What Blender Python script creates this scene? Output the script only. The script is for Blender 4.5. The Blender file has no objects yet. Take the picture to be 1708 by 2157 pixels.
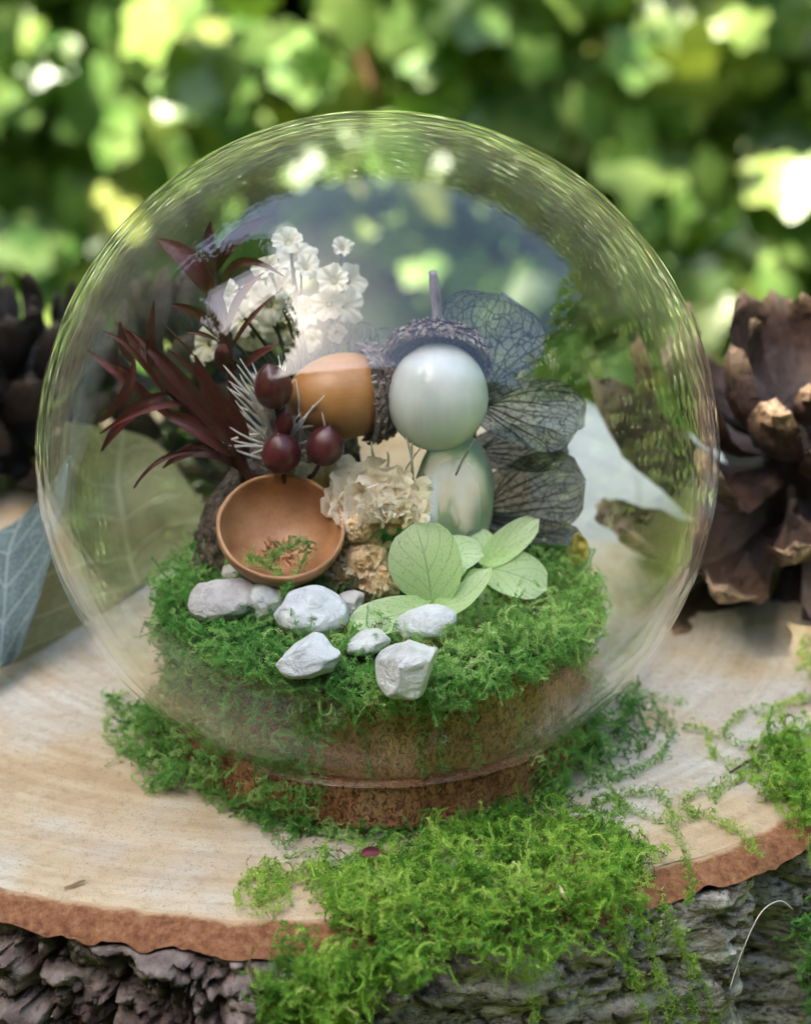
import bpy, math, random
import numpy as np
from mathutils import Matrix, Vector
random.seed(7); rng = np.random.default_rng(7)
SC = bpy.context.scene; COL = SC.collection
U = 0.01                                   # authored in centimetres, built in metres

# ---------------------------------------------------------------- camera
TH = math.radians(23.0); FPX = 5040.0      # pixels of a 1708 x 2157 frame
RGT = np.array([1., 0, 0]); FWD = np.array([0, math.cos(TH), -math.sin(TH)]); UPC = np.array([0, math.sin(TH), math.cos(TH)])
CAM = np.array([0, 0, 5.45]) - 42*FWD + .483*RGT - 1.03*UPC
cd = bpy.data.cameras.new('camera'); cam = bpy.data.objects.new('camera', cd); COL.objects.link(cam)
cam.matrix_world = Matrix(((1, 0, 0, CAM[0]*U), (0, UPC[1], -FWD[1], CAM[1]*U), (0, UPC[2], -FWD[2], CAM[2]*U), (0, 0, 0, 1)))
cd.sensor_fit = 'VERTICAL'; cd.sensor_height = 36.0; cd.lens = 36.0*FPX/2157
cd.clip_start = .01; cd.clip_end = 500
cd.dof.use_dof = True; cd.dof.focus_distance = .398; cd.dof.aperture_fstop = cd.lens/5.0
SC.camera = cam
# ---------------------------------------------------------------- sky, sun, exposure
SUN_EL, SUN_AZ = math.radians(55), math.radians(55)      # azimuth: degrees left of straight behind the camera
sun_to = Vector((-math.cos(SUN_EL)*math.sin(SUN_AZ), -math.cos(SUN_EL)*math.cos(SUN_AZ), math.sin(SUN_EL)))
w = bpy.data.worlds.new('World'); SC.world = w; w.use_nodes = True
wn = w.node_tree.nodes; wl = w.node_tree.links; wn.clear()
sky = wn.new('ShaderNodeTexSky'); sky.sky_type = 'NISHITA'; sky.sun_disc = False
sky.sun_elevation = SUN_EL; sky.sun_rotation = math.atan2(sun_to.x, sun_to.y)
sky.air_density = 1.0; sky.dust_density = 2.6; sky.ozone_density = .5
bg = wn.new('ShaderNodeBackground'); bg.inputs['Strength'].default_value = .15
wo = wn.new('ShaderNodeOutputWorld'); wl.new(sky.outputs[0], bg.inputs[0]); wl.new(bg.outputs[0], wo.inputs[0])
sl = bpy.data.lights.new('sun', 'SUN'); sl.energy = 3.7; sl.angle = math.radians(.5); sl.color = (1, .93, .82)
so = bpy.data.objects.new('sun', sl); COL.objects.link(so); so.rotation_euler = sun_to.to_track_quat('Z', 'Y').to_euler()
SC.view_settings.view_transform = 'Standard'; SC.view_settings.look = 'None'; SC.view_settings.gamma = 1
SC.view_settings.use_curve_mapping = False; SC.view_settings.exposure = 2.55
SC.render.engine = 'CYCLES'; cy = SC.cycles
cy.use_denoising = True; cy.max_bounces = 8; cy.diffuse_bounces = 2; cy.glossy_bounces = 4; cy.transmission_bounces = 8
cy.transparent_max_bounces = 40; cy.caustics_reflective = False; cy.caustics_refractive = True; cy.blur_glossy = .5
cy.sample_clamp_indirect = 6; cy.use_adaptive_sampling = True; cy.adaptive_threshold = .02

# ---------------------------------------------------------------- pixel helpers (only to measure where things stand)
def ray(x, y): return FWD + RGT*(x-854)/FPX - UPC*(y-1078.5)/FPX
def onz(x, y, z=0.): d = ray(x, y); return CAM + d*(z-CAM[2])/d[2]
def onY(x, y, Y): d = ray(x, y); return CAM + d*(Y-CAM[1])/d[1]
TOCAM = -FWD
def nrm(v):
    v = np.asarray(v, float); return v/(np.linalg.norm(v, axis=-1, keepdims=True)+1e-12)

# ---------------------------------------------------------------- noise
def _h(i, j, k):
    n = (i*374761393 + j*668265263 + k*2147483647) & 0xffffffff
    n = ((n ^ (n >> 13))*1274126177) & 0xffffffff
    return ((n ^ (n >> 16)) & 0xffff)/32767.5-1
def vno(p):
    p = np.asarray(p, float); f = np.floor(p).astype(np.int64); t = p-f; t = t*t*(3-2*t); r = 0
    for a in (0, 1):
        for b in (0, 1):
            for c in (0, 1):
                r = r + _h(f[..., 0]+a, f[..., 1]+b, f[..., 2]+c)*(t[..., 0] if a else 1-t[..., 0])*(t[..., 1] if b else 1-t[..., 1])*(t[..., 2] if c else 1-t[..., 2])
    return r
def worley(p):
    p = np.asarray(p, float); f = np.floor(p).astype(np.int64); d1 = np.full(p.shape[:-1], 9.); d2 = d1.copy(); idv = d1*0
    for a in (-1, 0, 1):
        for b in (-1, 0, 1):
            for c in (-1, 0, 1):
                i, j, k = f[..., 0]+a, f[..., 1]+b, f[..., 2]+c; q = np.stack([i+.5+.45*_h(i, j, k), j+.5+.45*_h(i+7, j, k+3), k+.5+.45*_h(i, j+5, k)], -1)
                d = np.sqrt(((p-q)**2).sum(-1)); h = _h(i+2, j+9, k+4); n = d < d1; d2 = np.where(n, d1, np.minimum(d2, d)); idv = np.where(n, h, idv); d1 = np.where(n, d, d1)
    return d1, d2, idv
def fbm(p, o=4):
    r = 0; a = 1.; p = np.asarray(p, float)
    for i in range(o): r = r+a*vno(p+i*17.3); p = p*2.03; a *= .5
    return r

# ---------------------------------------------------------------- objects
def tag(o, label=None, cat=None, group=None, kind=None):
    for k, v in (('label', label), ('category', cat), ('group', group), ('kind', kind)):
        if v: o[k] = v
    return o
LOC = {}
def thing(name, label, cat, loc, group=None):
    o = bpy.data.objects.new(name, None); COL.objects.link(o); o.empty_display_size = .005
    o.location = [c*U for c in loc]; LOC[o.name] = np.array(loc, float); return tag(o, label, cat, group)
def base_of(V): V = np.asarray(V); return np.array([(V[:, 0].min()+V[:, 0].max())/2, (V[:, 1].min()+V[:, 1].max())/2, V[:, 2].min()])
def mkmesh(name, V, F, UV=None, mats=(), smooth=True, att=None):
    me = bpy.data.meshes.new(name); V = np.asarray(V, np.float32)*U
    if isinstance(F, np.ndarray):
        nv, nf, k = len(V), len(F), F.shape[1]
        me.vertices.add(nv); me.vertices.foreach_set('co', V.ravel())
        me.loops.add(nf*k); me.loops.foreach_set('vertex_index', F.astype(np.int32).ravel())
        me.polygons.add(nf); me.polygons.foreach_set('loop_start', np.arange(0, nf*k, k, dtype=np.int32))
        me.update(calc_edges=True); me.validate()
    else:
        me.from_pydata(V.tolist(), [], [tuple(int(i) for i in f) for f in F])
    if UV is not None:
        uv = me.uv_layers.new(name='UVMap'); li = np.empty(len(me.loops), np.int32); me.loops.foreach_get('vertex_index', li)
        uv.data.foreach_set('uv', np.asarray(UV, np.float32)[li].ravel())
    if att is not None:
        a = me.attributes.new('rnd', 'FLOAT', 'POINT'); a.data.foreach_set('value', np.asarray(att, np.float32))
    for m in (mats if isinstance(mats, (list, tuple)) else [mats]): me.materials.append(m)
    me.polygons.foreach_set('use_smooth', np.full(len(me.polygons), smooth)); me.update()
    return me
def obj(name, geo, mat, parent=None, smooth=True, att=None, origin=None):
    V, F = geo[0], geo[1]; UV = geo[2] if len(geo) > 2 else None; V = np.asarray(V, float)
    org = np.asarray(origin, float) if origin is not None else base_of(V)
    me = mkmesh(name, V-org, F, UV, mat, smooth, att)
    o = bpy.data.objects.new(name, me); COL.objects.link(o)
    LOC[o.name] = org
    if parent is not None: o.parent = parent; o.location = (org-LOC[parent.name])*U
    else: o.location = org*U
    return o
def place(name, me, M, parent):              # shared mesh data, world matrix M (metres)
    o = bpy.data.objects.new(name, me); COL.objects.link(o); o.parent = parent
    T = Matrix.Translation(-Vector(LOC[parent.name]*U)); o.matrix_local = T @ M; LOC[o.name] = np.array(M.translation)/U; return o
def cat(gs):
    V = []; F = []; T = []; n = 0; hasuv = len(gs[0]) > 2
    for g in gs:
        V.append(np.asarray(g[0], float)); F += [tuple(i+n for i in f) for f in g[1]]; n += len(g[0])
        if hasuv: T.append(g[2])
    return (np.vstack(V), F, np.vstack(T)) if hasuv else (np.vstack(V), F)
def gridF(a, b, wrap=False):
    F = []
    for i in range(a-1):
        for j in range(b if wrap else b-1):
            k = (j+1) % b; F.append((i*b+j, i*b+k, (i+1)*b+k, (i+1)*b+j))
    return F
def frame(z, up=(0, 0, 1)):
    z = nrm(z); up = np.asarray(up, float)
    if abs(z@nrm(up)) > .98: up = np.array([0, 1., 0])
    x = nrm(np.cross(up, z)); y = np.cross(z, x); return np.stack([x, y, z], 1)
def lathe(prof, n=32, M=np.eye(3), c=(0, 0, 0), caps=True, mod=None):
    prof = np.asarray(prof, float); a = np.arange(n)*2*np.pi/n
    V = np.stack([prof[:, 0:1]*np.cos(a), prof[:, 0:1]*np.sin(a), np.repeat(prof[:, 1:2], n, 1)], 2).reshape(-1, 3)
    UV = np.stack([np.tile(a/(2*np.pi), len(prof)), np.repeat(np.linspace(0, 1, len(prof)), n)], 1)
    if mod is not None: V = mod(V, UV)
    F = gridF(len(prof), n, True)
    if caps: F.append(tuple(range(n))[::-1]); F.append(tuple((len(prof)-1)*n+i for i in range(n)))
    return V@M.T+np.asarray(c, float), F, UV
def bez(p0, p1, p2, n):
    t = np.linspace(0, 1, n)[:, None]; return (1-t)**2*np.asarray(p0)+2*t*(1-t)*np.asarray(p1)+t*t*np.asarray(p2)
def smoothpath(P, n):
    P = np.asarray(P, float); s = np.linspace(0, len(P)-1, n); i = np.minimum(s.astype(int), len(P)-2); t = (s-i)[:, None]
    g = lambda k: P[np.clip(k, 0, len(P)-1)]
    a, b, c, d = g(i-1), g(i), g(i+1), g(i+2)
    return .5*(2*b+(c-a)*t+(2*a-5*b+4*c-d)*t*t+(3*b-a-3*c+d)*t**3)
def tube(P, r, n=6):
    P = np.asarray(P, float); m = len(P); r = np.broadcast_to(np.asarray(r, float), (m,)); T = nrm(np.gradient(P, axis=0))
    up = np.array([.31, .2, .93]); x = nrm(np.cross(T, up)); y = np.cross(T, x); a = np.arange(n)*2*np.pi/n
    V = (P[:, None]+r[:, None, None]*(x[:, None]*np.cos(a)[:, None]+y[:, None]*np.sin(a)[:, None])).reshape(-1, 3)
    F = gridF(m, n, True); F.append(tuple(range(n))[::-1]); F.append(tuple((m-1)*n+i for i in range(n)))
    return V, F, np.stack([np.tile(a, m), np.repeat(np.linspace(0, 1, m), n)], 1)
PROF = {'round': lambda t: np.clip(1-np.abs(2*t**.85-1)**2.8, 0, 1)**(1/2.2)*(.62+.38*t)+.02, 'leaf': lambda t: np.sin(np.pi*np.clip(t*.97+.015, 0, 1)**.85)**.85+.02, 'petal': lambda t: np.sqrt(np.clip(1-(2*(t**.82)-1)**2, 0, 1))*(.5+.5*t)**.6+.03,
        'fan': lambda t: (.12+.95*t**.8)*np.clip(1-t**9*.55, 0, 1), 'strap': lambda t: np.minimum(1, t*6+.3)*(1-t**2.2)+.02, 'needle': lambda t: 1-.8*t**2}
def blade(P, wd, face=TOCAM, prof='leaf', nl=10, nw=4, cup=.15, wave=0, twist=0, seed=0, wf=3):
    C = bez(*P, nl) if len(P) == 3 else smoothpath(P, nl); t = np.linspace(0, 1, nl); T = nrm(np.gradient(C, axis=0))
    side = nrm(np.cross(T, np.asarray(face, float))); N = np.cross(side, T)
    if twist:
        an = (twist*t)[:, None]; side, N = side*np.cos(an)+N*np.sin(an), N*np.cos(an)-side*np.sin(an)
    s = np.linspace(-1, 1, nw+1); wv = wd/2*PROF[prof](t)
    V = C[:, None]+side[:, None]*(s[None, :, None]*wv[:, None, None])+N[:, None]*((cup*wv[:, None]*np.abs(s)[None]**1.6)[..., None])
    UV = np.stack(np.meshgrid(s*.5+.5, t), -1)
    if wave:
        q = np.stack([UV[..., 0]*wf+seed*3.1, UV[..., 1]*wf, np.full(UV.shape[:2], seed*1.7)], -1)
        V = V+N[:, None]*(vno(q)*wave*(t[:, None]*.8+.2))[..., None]+T[:, None]*(vno(q*1.7+9)*wave*.7*t[:, None]**3)[..., None]
    return V.reshape(-1, 3), gridF(nl, nw+1), UV.reshape(-1, 2)

# ---------------------------------------------------------------- materials
def srgb(h):
    c = [int(h[i:i+2], 16)/255 for i in (1, 3, 5)]; return tuple(x/12.92 if x < .04045 else ((x+.055)/1.055)**2.4 for x in c)+(1,)
class NT:
    def __init__(s, name):
        s.m = bpy.data.materials.new(name); s.m.use_nodes = True; s.t = s.m.node_tree; s.t.nodes.clear(); s.out = s.t.nodes.new('ShaderNodeOutputMaterial')
    def n(s, ty, ins=None, **at):
        nd = s.t.nodes.new('ShaderNode'+ty)
        for k, v in at.items(): setattr(nd, k, v)
        for k, v in (ins or {}).items():
            if isinstance(v, bpy.types.NodeSocket): s.t.links.new(v, nd.inputs[k])
            else: nd.inputs[k].default_value = v
        return nd
    def co(s, scale=(1, 1, 1), uv=False):
        tc = s.n('TexCoord')
        if uv: return s.n('Mapping', {'Vector': tc.outputs['UV'], 'Scale': scale}).outputs[0]
        oi = s.n('ObjectInfo'); mp = s.n('Mapping', {'Vector': tc.outputs['Object'], 'Scale': tuple(100*c for c in scale)})
        m = s.n('Math', {0: oi.outputs['Random'], 1: 37.0}, operation='MULTIPLY')
        return s.n('VectorMath', {0: mp.outputs[0], 1: m.outputs[0]}, operation='ADD').outputs[0]
    def noise(s, vec, scale, detail=4, rough=.55, dist=0):
        return s.n('TexNoise', {'Vector': vec, 'Scale': scale, 'Detail': detail, 'Roughness': rough, 'Distortion': dist}).outputs['Fac']
    def ramp(s, fac, cols, pos=None, lo=.3, hi=.7, interp='LINEAR'):
        r = s.n('ValToRGB', {'Fac': fac}); e = r.color_ramp.elements; r.color_ramp.interpolation = interp
        pos = pos or ([lo+(hi-lo)*i/max(1, len(cols)-1) for i in range(len(cols))])
        while len(e) < len(cols): e.new(1.)
        for i, c in enumerate(cols): e[i].position = pos[i]; e[i].color = srgb(c) if isinstance(c, str) else (c if len(c) == 4 else tuple(c)+(1,))
        return r.outputs[0]
    def math(s, op, a, b=0., clamp=False): return s.n('Math', {0: a, 1: b}, operation=op, use_clamp=clamp).outputs[0]
    def mix(s, f, a, b, bt='MIX'):
        x = s.n('Mix', {}, data_type='RGBA', blend_type=bt)
        for k, v in ((0, f), (6, a), (7, b)):
            if isinstance(v, bpy.types.NodeSocket): s.t.links.new(v, x.inputs[k])
            else: x.inputs[k].default_value = srgb(v) if isinstance(v, str) else v
        return x.outputs[2]
    def bump(s, h, strength, dist=.0003): return s.n('Bump', {'Height': h, 'Strength': strength, 'Distance': dist}).outputs[0]
    def done(s, sh): s.t.links.new(sh, s.out.inputs['Surface']); return s.m
    def pbr(s, color, rough=.6, normal=None, **kw):
        ins = {'Base Color': color, 'Roughness': rough}
        if normal is not None: ins['Normal'] = normal
        ins.update({k.replace('_', ' '): v for k, v in kw.items()}); return s.n('BsdfPrincipled', ins)
    def leafsh(s, color, rough, trans, normal=None, tcol=None):
        p = s.pbr(color, rough, normal); t = s.n('BsdfTranslucent', {'Color': tcol if tcol is not None else color})
        return s.n('MixShader', {0: trans, 1: p.outputs[0], 2: t.outputs[0]}).outputs[0]
def std(name, cols, scale=2., detail=5, rough=.6, bump=0., bscale=12, bdist=.0003, stretch=(1, 1, 1), lo=.3, hi=.7, trans=0, **kw):
    k = NT(name); c = k.co(stretch); col = k.ramp(k.noise(c, scale, detail), cols, lo=lo, hi=hi)
    nb = k.bump(k.noise(c, bscale, 6), bump, bdist) if bump else None
    if trans: return k.done(k.leafsh(col, rough, trans, nb))
    return k.done(k.pbr(col, rough, nb, **kw).outputs[0])
def rndmat(name, cols, rough=.6, trans=.3, pos=None):          # colour by the stored per-piece value
    k = NT(name); a = k.n('Attribute', attribute_name='rnd'); col = k.ramp(a.outputs['Fac'], cols, pos=pos, lo=0, hi=1)
    return k.done(k.leafsh(col, rough, trans))

# ================================================================ SETTING
m_ground = std('lawn_soil', ['#2f3a16', '#4c5a22', '#6b7a33'], .3, rough=.9)
g = 3000.; V = [(-g, -g, -45), (g, -g, -45), (g, g, -45), (-g, g, -45)]
tag(obj('ground', (V, [(0, 1, 2, 3)]), m_ground, smooth=False), kind='structure')

def box(x0, x1, y0, y1, z0, z1):
    V = [(x, y, z) for z in (z0, z1) for y in (y0, y1) for x in (x0, x1)]
    return V, [(0, 2, 3, 1), (4, 5, 7, 6), (0, 1, 5, 4), (2, 6, 7, 3), (0, 4, 6, 2), (1, 3, 7, 5)]
# the house behind the viewpoint (the glass mirrors it); the tall unseen left hedge is shaped to shade the stump, the hedge beyond stands in the sun
m_render = std('house_render', ['#5e5546', '#746a58'], .05, rough=.9, bump=.3, bscale=1)
m_roof = std('roof_board', ['#3b3028', '#54463a'], .05, rough=.8)
m_pane = NT('window_pane'); m_pane = m_pane.done(m_pane.pbr((.02, .025, .03, 1), .05).outputs[0])
m_frame = std('window_frame', ['#6a665e', '#7a766c'], .1, rough=.5)
hs = thing('house', 'house wall with overhanging roof behind the viewpoint', 'house', (0, -200, -45))
obj('wall', box(-420, 420, -240, -200, -45, 198), m_render, hs, False)
obj('roof', box(-440, 440, -460, -181, 198, 212), m_roof, hs, False)
for x0 in (-210, 60):
    wi = obj('window', box(x0, x0+130, -200, -196, 55, 185), m_frame, hs, False)
    for a in (6, 68): obj('pane', box(x0+a, x0+a+56, -196, -195.4, 61, 179), m_pane, wi, False)

# ---------------------------------------------------------------- ivy hedge
kk = NT('ivy_leaf'); oi = kk.n('ObjectInfo'); at = kk.n('Attribute', attribute_name='rnd')
rv = kk.math('FRACT', kk.math('ADD', kk.math('MULTIPLY', oi.outputs['Random'], 7.31), at.outputs['Fac']))
icol = kk.ramp(rv, ['#2c5220', '#4c7832', '#709850', '#93b054', '#a8ae58'], pos=[0, .3, .62, .88, 1])
nv_ = kk.noise(kk.n('Mapping', {'Vector': kk.n('NewGeometry').outputs['Position'], 'Scale': (100, 100, 100)}).outputs[0], .55, 3)
icol = kk.mix(kk.math('MULTIPLY', kk.ramp(nv_, ['#000000', '#ffffff'], lo=.35, hi=.65), .45), icol, '#b6c878')
m_ivy = kk.done(kk.leafsh(icol, .3, .34, kk.bump(nv_, .6, .004), tcol=kk.ramp(rv, ['#4a7a1c', '#7aa02c', '#a4b43a'], pos=[0, .6, 1])))
m_twig = std('ivy_twig', ['#4a3420', '#7a5a3a', '#a08058'], .8, rough=.8)
m_backing = std('hedge_backing', ['#171a0c', '#2c2414', '#1c220e'], .08, rough=.95, bump=.4, bscale=.5, bdist=.01)
def ivy_geo(sd):
    r = random.Random(sd); lob = [(0, 1.), (16, .84), (32, .68), (50, .84), (62, .88), (78, .70), (97, .66), (120, .72), (140, .62), (160, .42), (180, .15)]
    pts = [(0., 0., 0.)]; an = []
    for a, q in lob: an.append((a, q*(1+r.uniform(-.06, .06))))
    for a, q in reversed(lob[1:-1]): an.append((-a, q*(1+r.uniform(-.06, .06))))
    fold = r.uniform(.15, .4)
    for a, q in an:
        x = q*math.sin(math.radians(a)); y = q*math.cos(math.radians(a)); pts.append((x, y, -abs(x)*fold-.25*max(0, y)**2+r.uniform(-.04, .04)))
    n = len(an); F = [(0, 1+(i+1) % n, 1+i) for i in range(n)]
    return np.array(pts), F
ivg = [ivy_geo(i) for i in range(5)]
ivm = [mkmesh('leaf', g[0], g[1], None, m_ivy, True, np.zeros(len(g[0]))) for g in ivg]
hedge = thing('ivy_hedge', 'out of focus sunlit ivy hedge filling the background', 'hedge', (0, 90, -45))
obj('wall', box(-330, 330, 112, 118, -45, 175), m_backing, hedge, False)
NC = 9500; NI = 14300; X = np.concatenate([rng.uniform(-62, 62, NC), rng.uniform(-185, 185, NI-NC)]); Z = np.concatenate([rng.uniform(-48, 40, NC), rng.uniform(-48, 160, NI-NC)]); dep = rng.random(NI)**1.1
near = np.arange(NI) < NC
Y = 82+24*dep+5*vno(np.stack([X/16, Z/16, X*0], 1)); Y = np.where(near, Y, Y+4)
hole = vno(np.stack([X/6, Z/6, X*0+5], 1))
keep = (hole+.6*(1-dep)) > -.40; keep &= near | (np.abs(X) > 55) | (Z > 32); X, Y, Z, near = X[keep], Y[keep], Z[keep], near[keep]; NX = np.zeros(len(X))
for sx, y0_, y1_, hgt, nw_, xo in ((-1, -170, -54, 335, 2600, 150), (-1, -54, 22, 155, 900, 150), (-1, 22, 85, 310, 1200, 150), (1, -170, 85, 140, 2500, 150)):        # unseen side hedges added; left heights shaped to block sun and sky
    yy = rng.uniform(y0_, y1_, nw_); X = np.concatenate([X, sx*(xo+28*rng.random(nw_))]); Y = np.concatenate([Y, yy]); Z = np.concatenate([Z, rng.uniform(-48, hgt, nw_)]); NX = np.concatenate([NX, np.full(nw_, -sx*1.)])
    obj('wall', box(min(sx*(xo+32), sx*(xo+40)), max(sx*(xo+32), sx*(xo+40)), y0_, y1_, -45, hgt-5), m_backing, hedge, False)  # unseen backing box, added to stop light leaking through the leaves
NI = len(X); SZ = rng.uniform(1.5, 3.3, NI)*np.concatenate([np.where(near, 1, 1.7), np.full(NI-len(near), 2.7)]); info = []
for i in range(NI):
    nn = nrm(np.array([rng.normal(0, .6)+NX[i], -1+abs(NX[i]), rng.normal(.35, .6)])); tip = nrm(np.array([rng.normal(0, .7), 0, -1]))
    y = nrm(tip-nn*(tip@nn)); x = np.cross(y, nn); info.append(np.stack([x, y, nn], 1))
v = np.stack([X, Y, Z], 1)-CAM; dz = v@FWD; px = 854+FPX*(v@RGT)/dz; py = 1078.5-FPX*(v@UPC)/dz
inv = (px > -80) & (px < 1790) & (py > -80) & (py < 1150); cand = [i for i in np.argsort(Y) if inv[i]][:300]; cs = set(cand)
for i in cand:
    M = Matrix(((info[i]*SZ[i]).tolist())).to_4x4(); M.translation = Vector((X[i]*U, Y[i]*U, Z[i]*U)); place('leaf', ivm[i % 5], M, hedge)
Vs = []; Fs = []; At = []; nb = 0
for i in range(NI):
    if i in cs: continue
    g = ivg[i % 5]; Vs.append(g[0]@(info[i]*SZ[i]).T+np.array([X[i], Y[i], Z[i]])); Fs.append(np.array(g[1])+nb); nb += len(g[0]); At.append(np.full(len(g[0]), rng.random()))
tag(obj('foliage', (np.vstack(Vs), np.vstack(Fs)), m_ivy, hedge, att=np.concatenate(At)), kind='stuff')
for i in range(26):
    x0 = rng.uniform(-45, 45); z0 = rng.uniform(-45, 0); y0 = rng.uniform(82, 98); d = rng.normal(0, 1, 3)*[14, 5, 10]+[0, 0, 14]
    P = smoothpath([(x0, y0, z0), np.array([x0, y0, z0])+d*.5+rng.normal(0, 2, 3), np.array([x0, y0, z0])+d], 8)
    obj('twig', tube(P, np.linspace(.32, .14, 8)*rng.uniform(.5, 1.1), 6), m_twig, hedge)

# ---------------------------------------------------------------- tree stump
CX, CY = -2., 6.
def rw(a):            # radius of the pale wood, a measured from straight ahead (towards camera), to the right positive
    s = np.sin(a); return 12.35+.5*np.clip((s+.1)*1.4, -.3, 1)+.08*vno(np.stack([a*9, a*0, a*0+3], -1))+.04*vno(np.stack([a*31, a*0, a*0+7], -1))
NA = 620; ua = np.linspace(-1, 1, NA, endpoint=False); aa = np.pi*(.42*ua+.58*ua**3)
dirx, diry = np.sin(aa), -np.cos(aa)
k = NT('cut_wood'); c = k.co(); cA = k.co((1, 1, .2))
n1 = k.noise(c, .28, 5); n2 = k.noise(c, 7, 6, .7); n3 = k.noise(c, 1.3, 4); n4 = k.noise(c, 26, 3, .6)
col = k.ramp(n1, ['#b59a74', '#c6b392', '#c4bcaa', '#cbc6ba'], pos=[.3, .45, .56, .72])
col = k.mix(k.math('MULTIPLY', k.ramp(n3, ['#000000', '#ffffff'], lo=.45, hi=.8), .5), col, '#a98a64')
col = k.mix(k.math('MULTIPLY', k.ramp(n2, ['#000000', '#ffffff'], lo=.5, hi=.72), .55), col, '#8d7350')
col = k.mix(k.ramp(n4, ['#ffffff', '#000000'], pos=[.29, .36]), col, '#54422e')
wv = k.n('TexWave', {'Vector': k.n('Mapping', {'Vector': k.n('TexCoord').outputs['Object'], 'Scale': (100, 100, 100)}).outputs[0], 'Scale': .75, 'Distortion': 1.6, 'Detail': 4, 'Detail Scale': .6}, wave_type='RINGS', rings_direction='Z')
col = k.mix(.06, col, wv.outputs['Color'], 'SOFT_LIGHT')
sx = k.n('SeparateXYZ', {0: k.n('TexCoord').outputs['Object']}); ang = k.math('ARCTAN2', sx.outputs[0], sx.outputs[1])
rad = k.math('SQRT', k.math('ADD', k.math('MULTIPLY', sx.outputs[0], sx.outputs[0]), k.math('MULTIPLY', sx.outputs[1], sx.outputs[1])))
cr = k.noise(k.n('CombineXYZ', {0: k.math('MULTIPLY', ang, 26.), 1: k.math('MULTIPLY', rad, 22.)}).outputs[0], 1.4, 4, .6)
col = k.mix(k.math('MULTIPLY', k.ramp(cr, ['#ffffff', '#000000'], pos=[.27, .33]), .6), col, '#6a5238')
rg_ = k.noise(k.n('CombineXYZ', {0: k.math('MULTIPLY', ang, 1.2), 1: k.math('MULTIPLY', rad, 420.)}).outputs[0], 1., 3, .6)
col = k.mix(k.math('MULTIPLY', k.ramp(rg_, ['#ffffff', '#000000'], lo=.34, hi=.6), .34), col, '#9a7b54')
m_wood = k.done(k.pbr(col, .75, k.bump(k.math('ADD', k.math('MULTIPLY', n2, .6), n4), .55, .0004)).outputs[0])
k = NT('inner_bark'); c = k.co((1, 1, 1)); n2 = k.noise(c, 6, 7, .78)
col = k.ramp(n2, ['#4f2c1a', '#81502f', '#a0704a', '#bd9674'], lo=.26, hi=.76)
aq = k.n('Attribute', attribute_name='rnd').outputs['Fac']; n5 = k.noise(c, 2.2, 5, .65)
col = k.mix(k.ramp(k.math('ADD', aq, k.math('MULTIPLY', k.math('SUBTRACT', n5, .5), 1.6)), ['#000000', '#ffffff'], pos=[1.0, 1.2]), col, '#a48e72')
col = k.mix(k.ramp(k.math('ADD', aq, k.math('MULTIPLY', k.math('SUBTRACT', n5, .5), .6)), ['#ffffff', '#000000'], pos=[.05, .2]), col, '#c4a47c')
m_cam = k.done(k.pbr(col, .85, k.bump(n2, .9, .0008)).outputs[0])
k = NT('bark'); c = k.co(); at = k.n('Attribute', attribute_name='rnd').outputs['Fac']      # rnd: 0 rugged dark bark, 1 smooth birch skin
cz = k.co((.7, .7, 1.9)); nA = k.noise(c, 1.1, 6, .62); nB = k.noise(cz, 1.5, 7, .68, .6); nC = k.noise(c, 9, 5, .7)
dark = k.ramp(nA, ['#302925', '#655750', '#988a80', '#beb2a7'], lo=.26, hi=.76)
dark = k.mix(k.ramp(k.noise(c, .8, 3), ['#000000', '#ffffff'], lo=.52, hi=.66), dark, '#614c46')
birch = k.ramp(nB, ['#1c1916', '#3a342d', '#938a7e', '#c4bcb1', '#dcd6cc'], pos=[.30, .37, .43, .53, .68])
birch = k.mix(k.ramp(k.noise(c, 2.2, 4), ['#000000', '#ffffff'], lo=.5, hi=.66), birch, '#8a7f72')
spk = k.math('MULTIPLY', k.ramp(k.noise(k.co((1, 1, 2.6)), 5, 6, .72), ['#ffffff', '#000000'], lo=.38, hi=.5), at)
birch = k.mix(k.math('MULTIPLY', spk, k.ramp(k.noise(c, .7, 3), ['#000000', '#ffffff'], lo=.4, hi=.55)), birch, '#171411')
col = k.mix(k.math('MULTIPLY', k.ramp(nC, ['#000000', '#ffffff'], lo=.55, hi=.7), .5), k.mix(at, dark, birch), '#8f8175')
m_bark = k.done(k.pbr(col, .85, k.bump(k.math('ADD', nC, k.math('MULTIPLY', nA, 2)), .8, .0012)).outputs[0])
stump = thing('tree_stump', 'birch stump with pale sawn top and rough dark bark carrying everything', 'stump', (CX, CY, -45))
rr = np.concatenate([np.linspace(0, .9, 16), np.linspace(.92, 1, 10)]); R0 = rw(aa)
Vt = []
for q in rr:
    p = np.stack([CX+dirx*R0*q, CY+diry*R0*q, np.zeros(NA)], 1); p[:, 2] = .03*fbm(p*[.5, .5, 0]+3, 3)*min(1, 1) - (.03 if q > .995 else 0); Vt.append(p)
obj('cut_face', (np.vstack(Vt), gridF(len(rr), NA, True)), m_wood, stump)
BN = fbm(np.stack([aa*22, aa*0, aa*0+2], 1), 3)
Vc = []
for i, q in enumerate(np.linspace(0, 1, 9)):
    p = np.stack([CX+dirx*(R0+(.62+.10*BN)*q-.02), CY+diry*(R0+(.62+.10*BN)*q-.02), np.zeros(NA)], 1)
    p[:, 2] = -.03-.30*q**1.7+.09*fbm(p*[2.2, 2.2, 0]+8, 4)*q**1.5; Vc.append(p)
obj('inner_bark', (np.vstack(Vc), gridF(9, NA, True)), m_cam, stump, att=np.repeat(np.linspace(0, 1, 9), NA))
zz = np.concatenate([[-.42, -.38], np.linspace(-.40, -4.2, 76), [-6, -10, -20, -45]]); Vb = []; Ab = []
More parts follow.
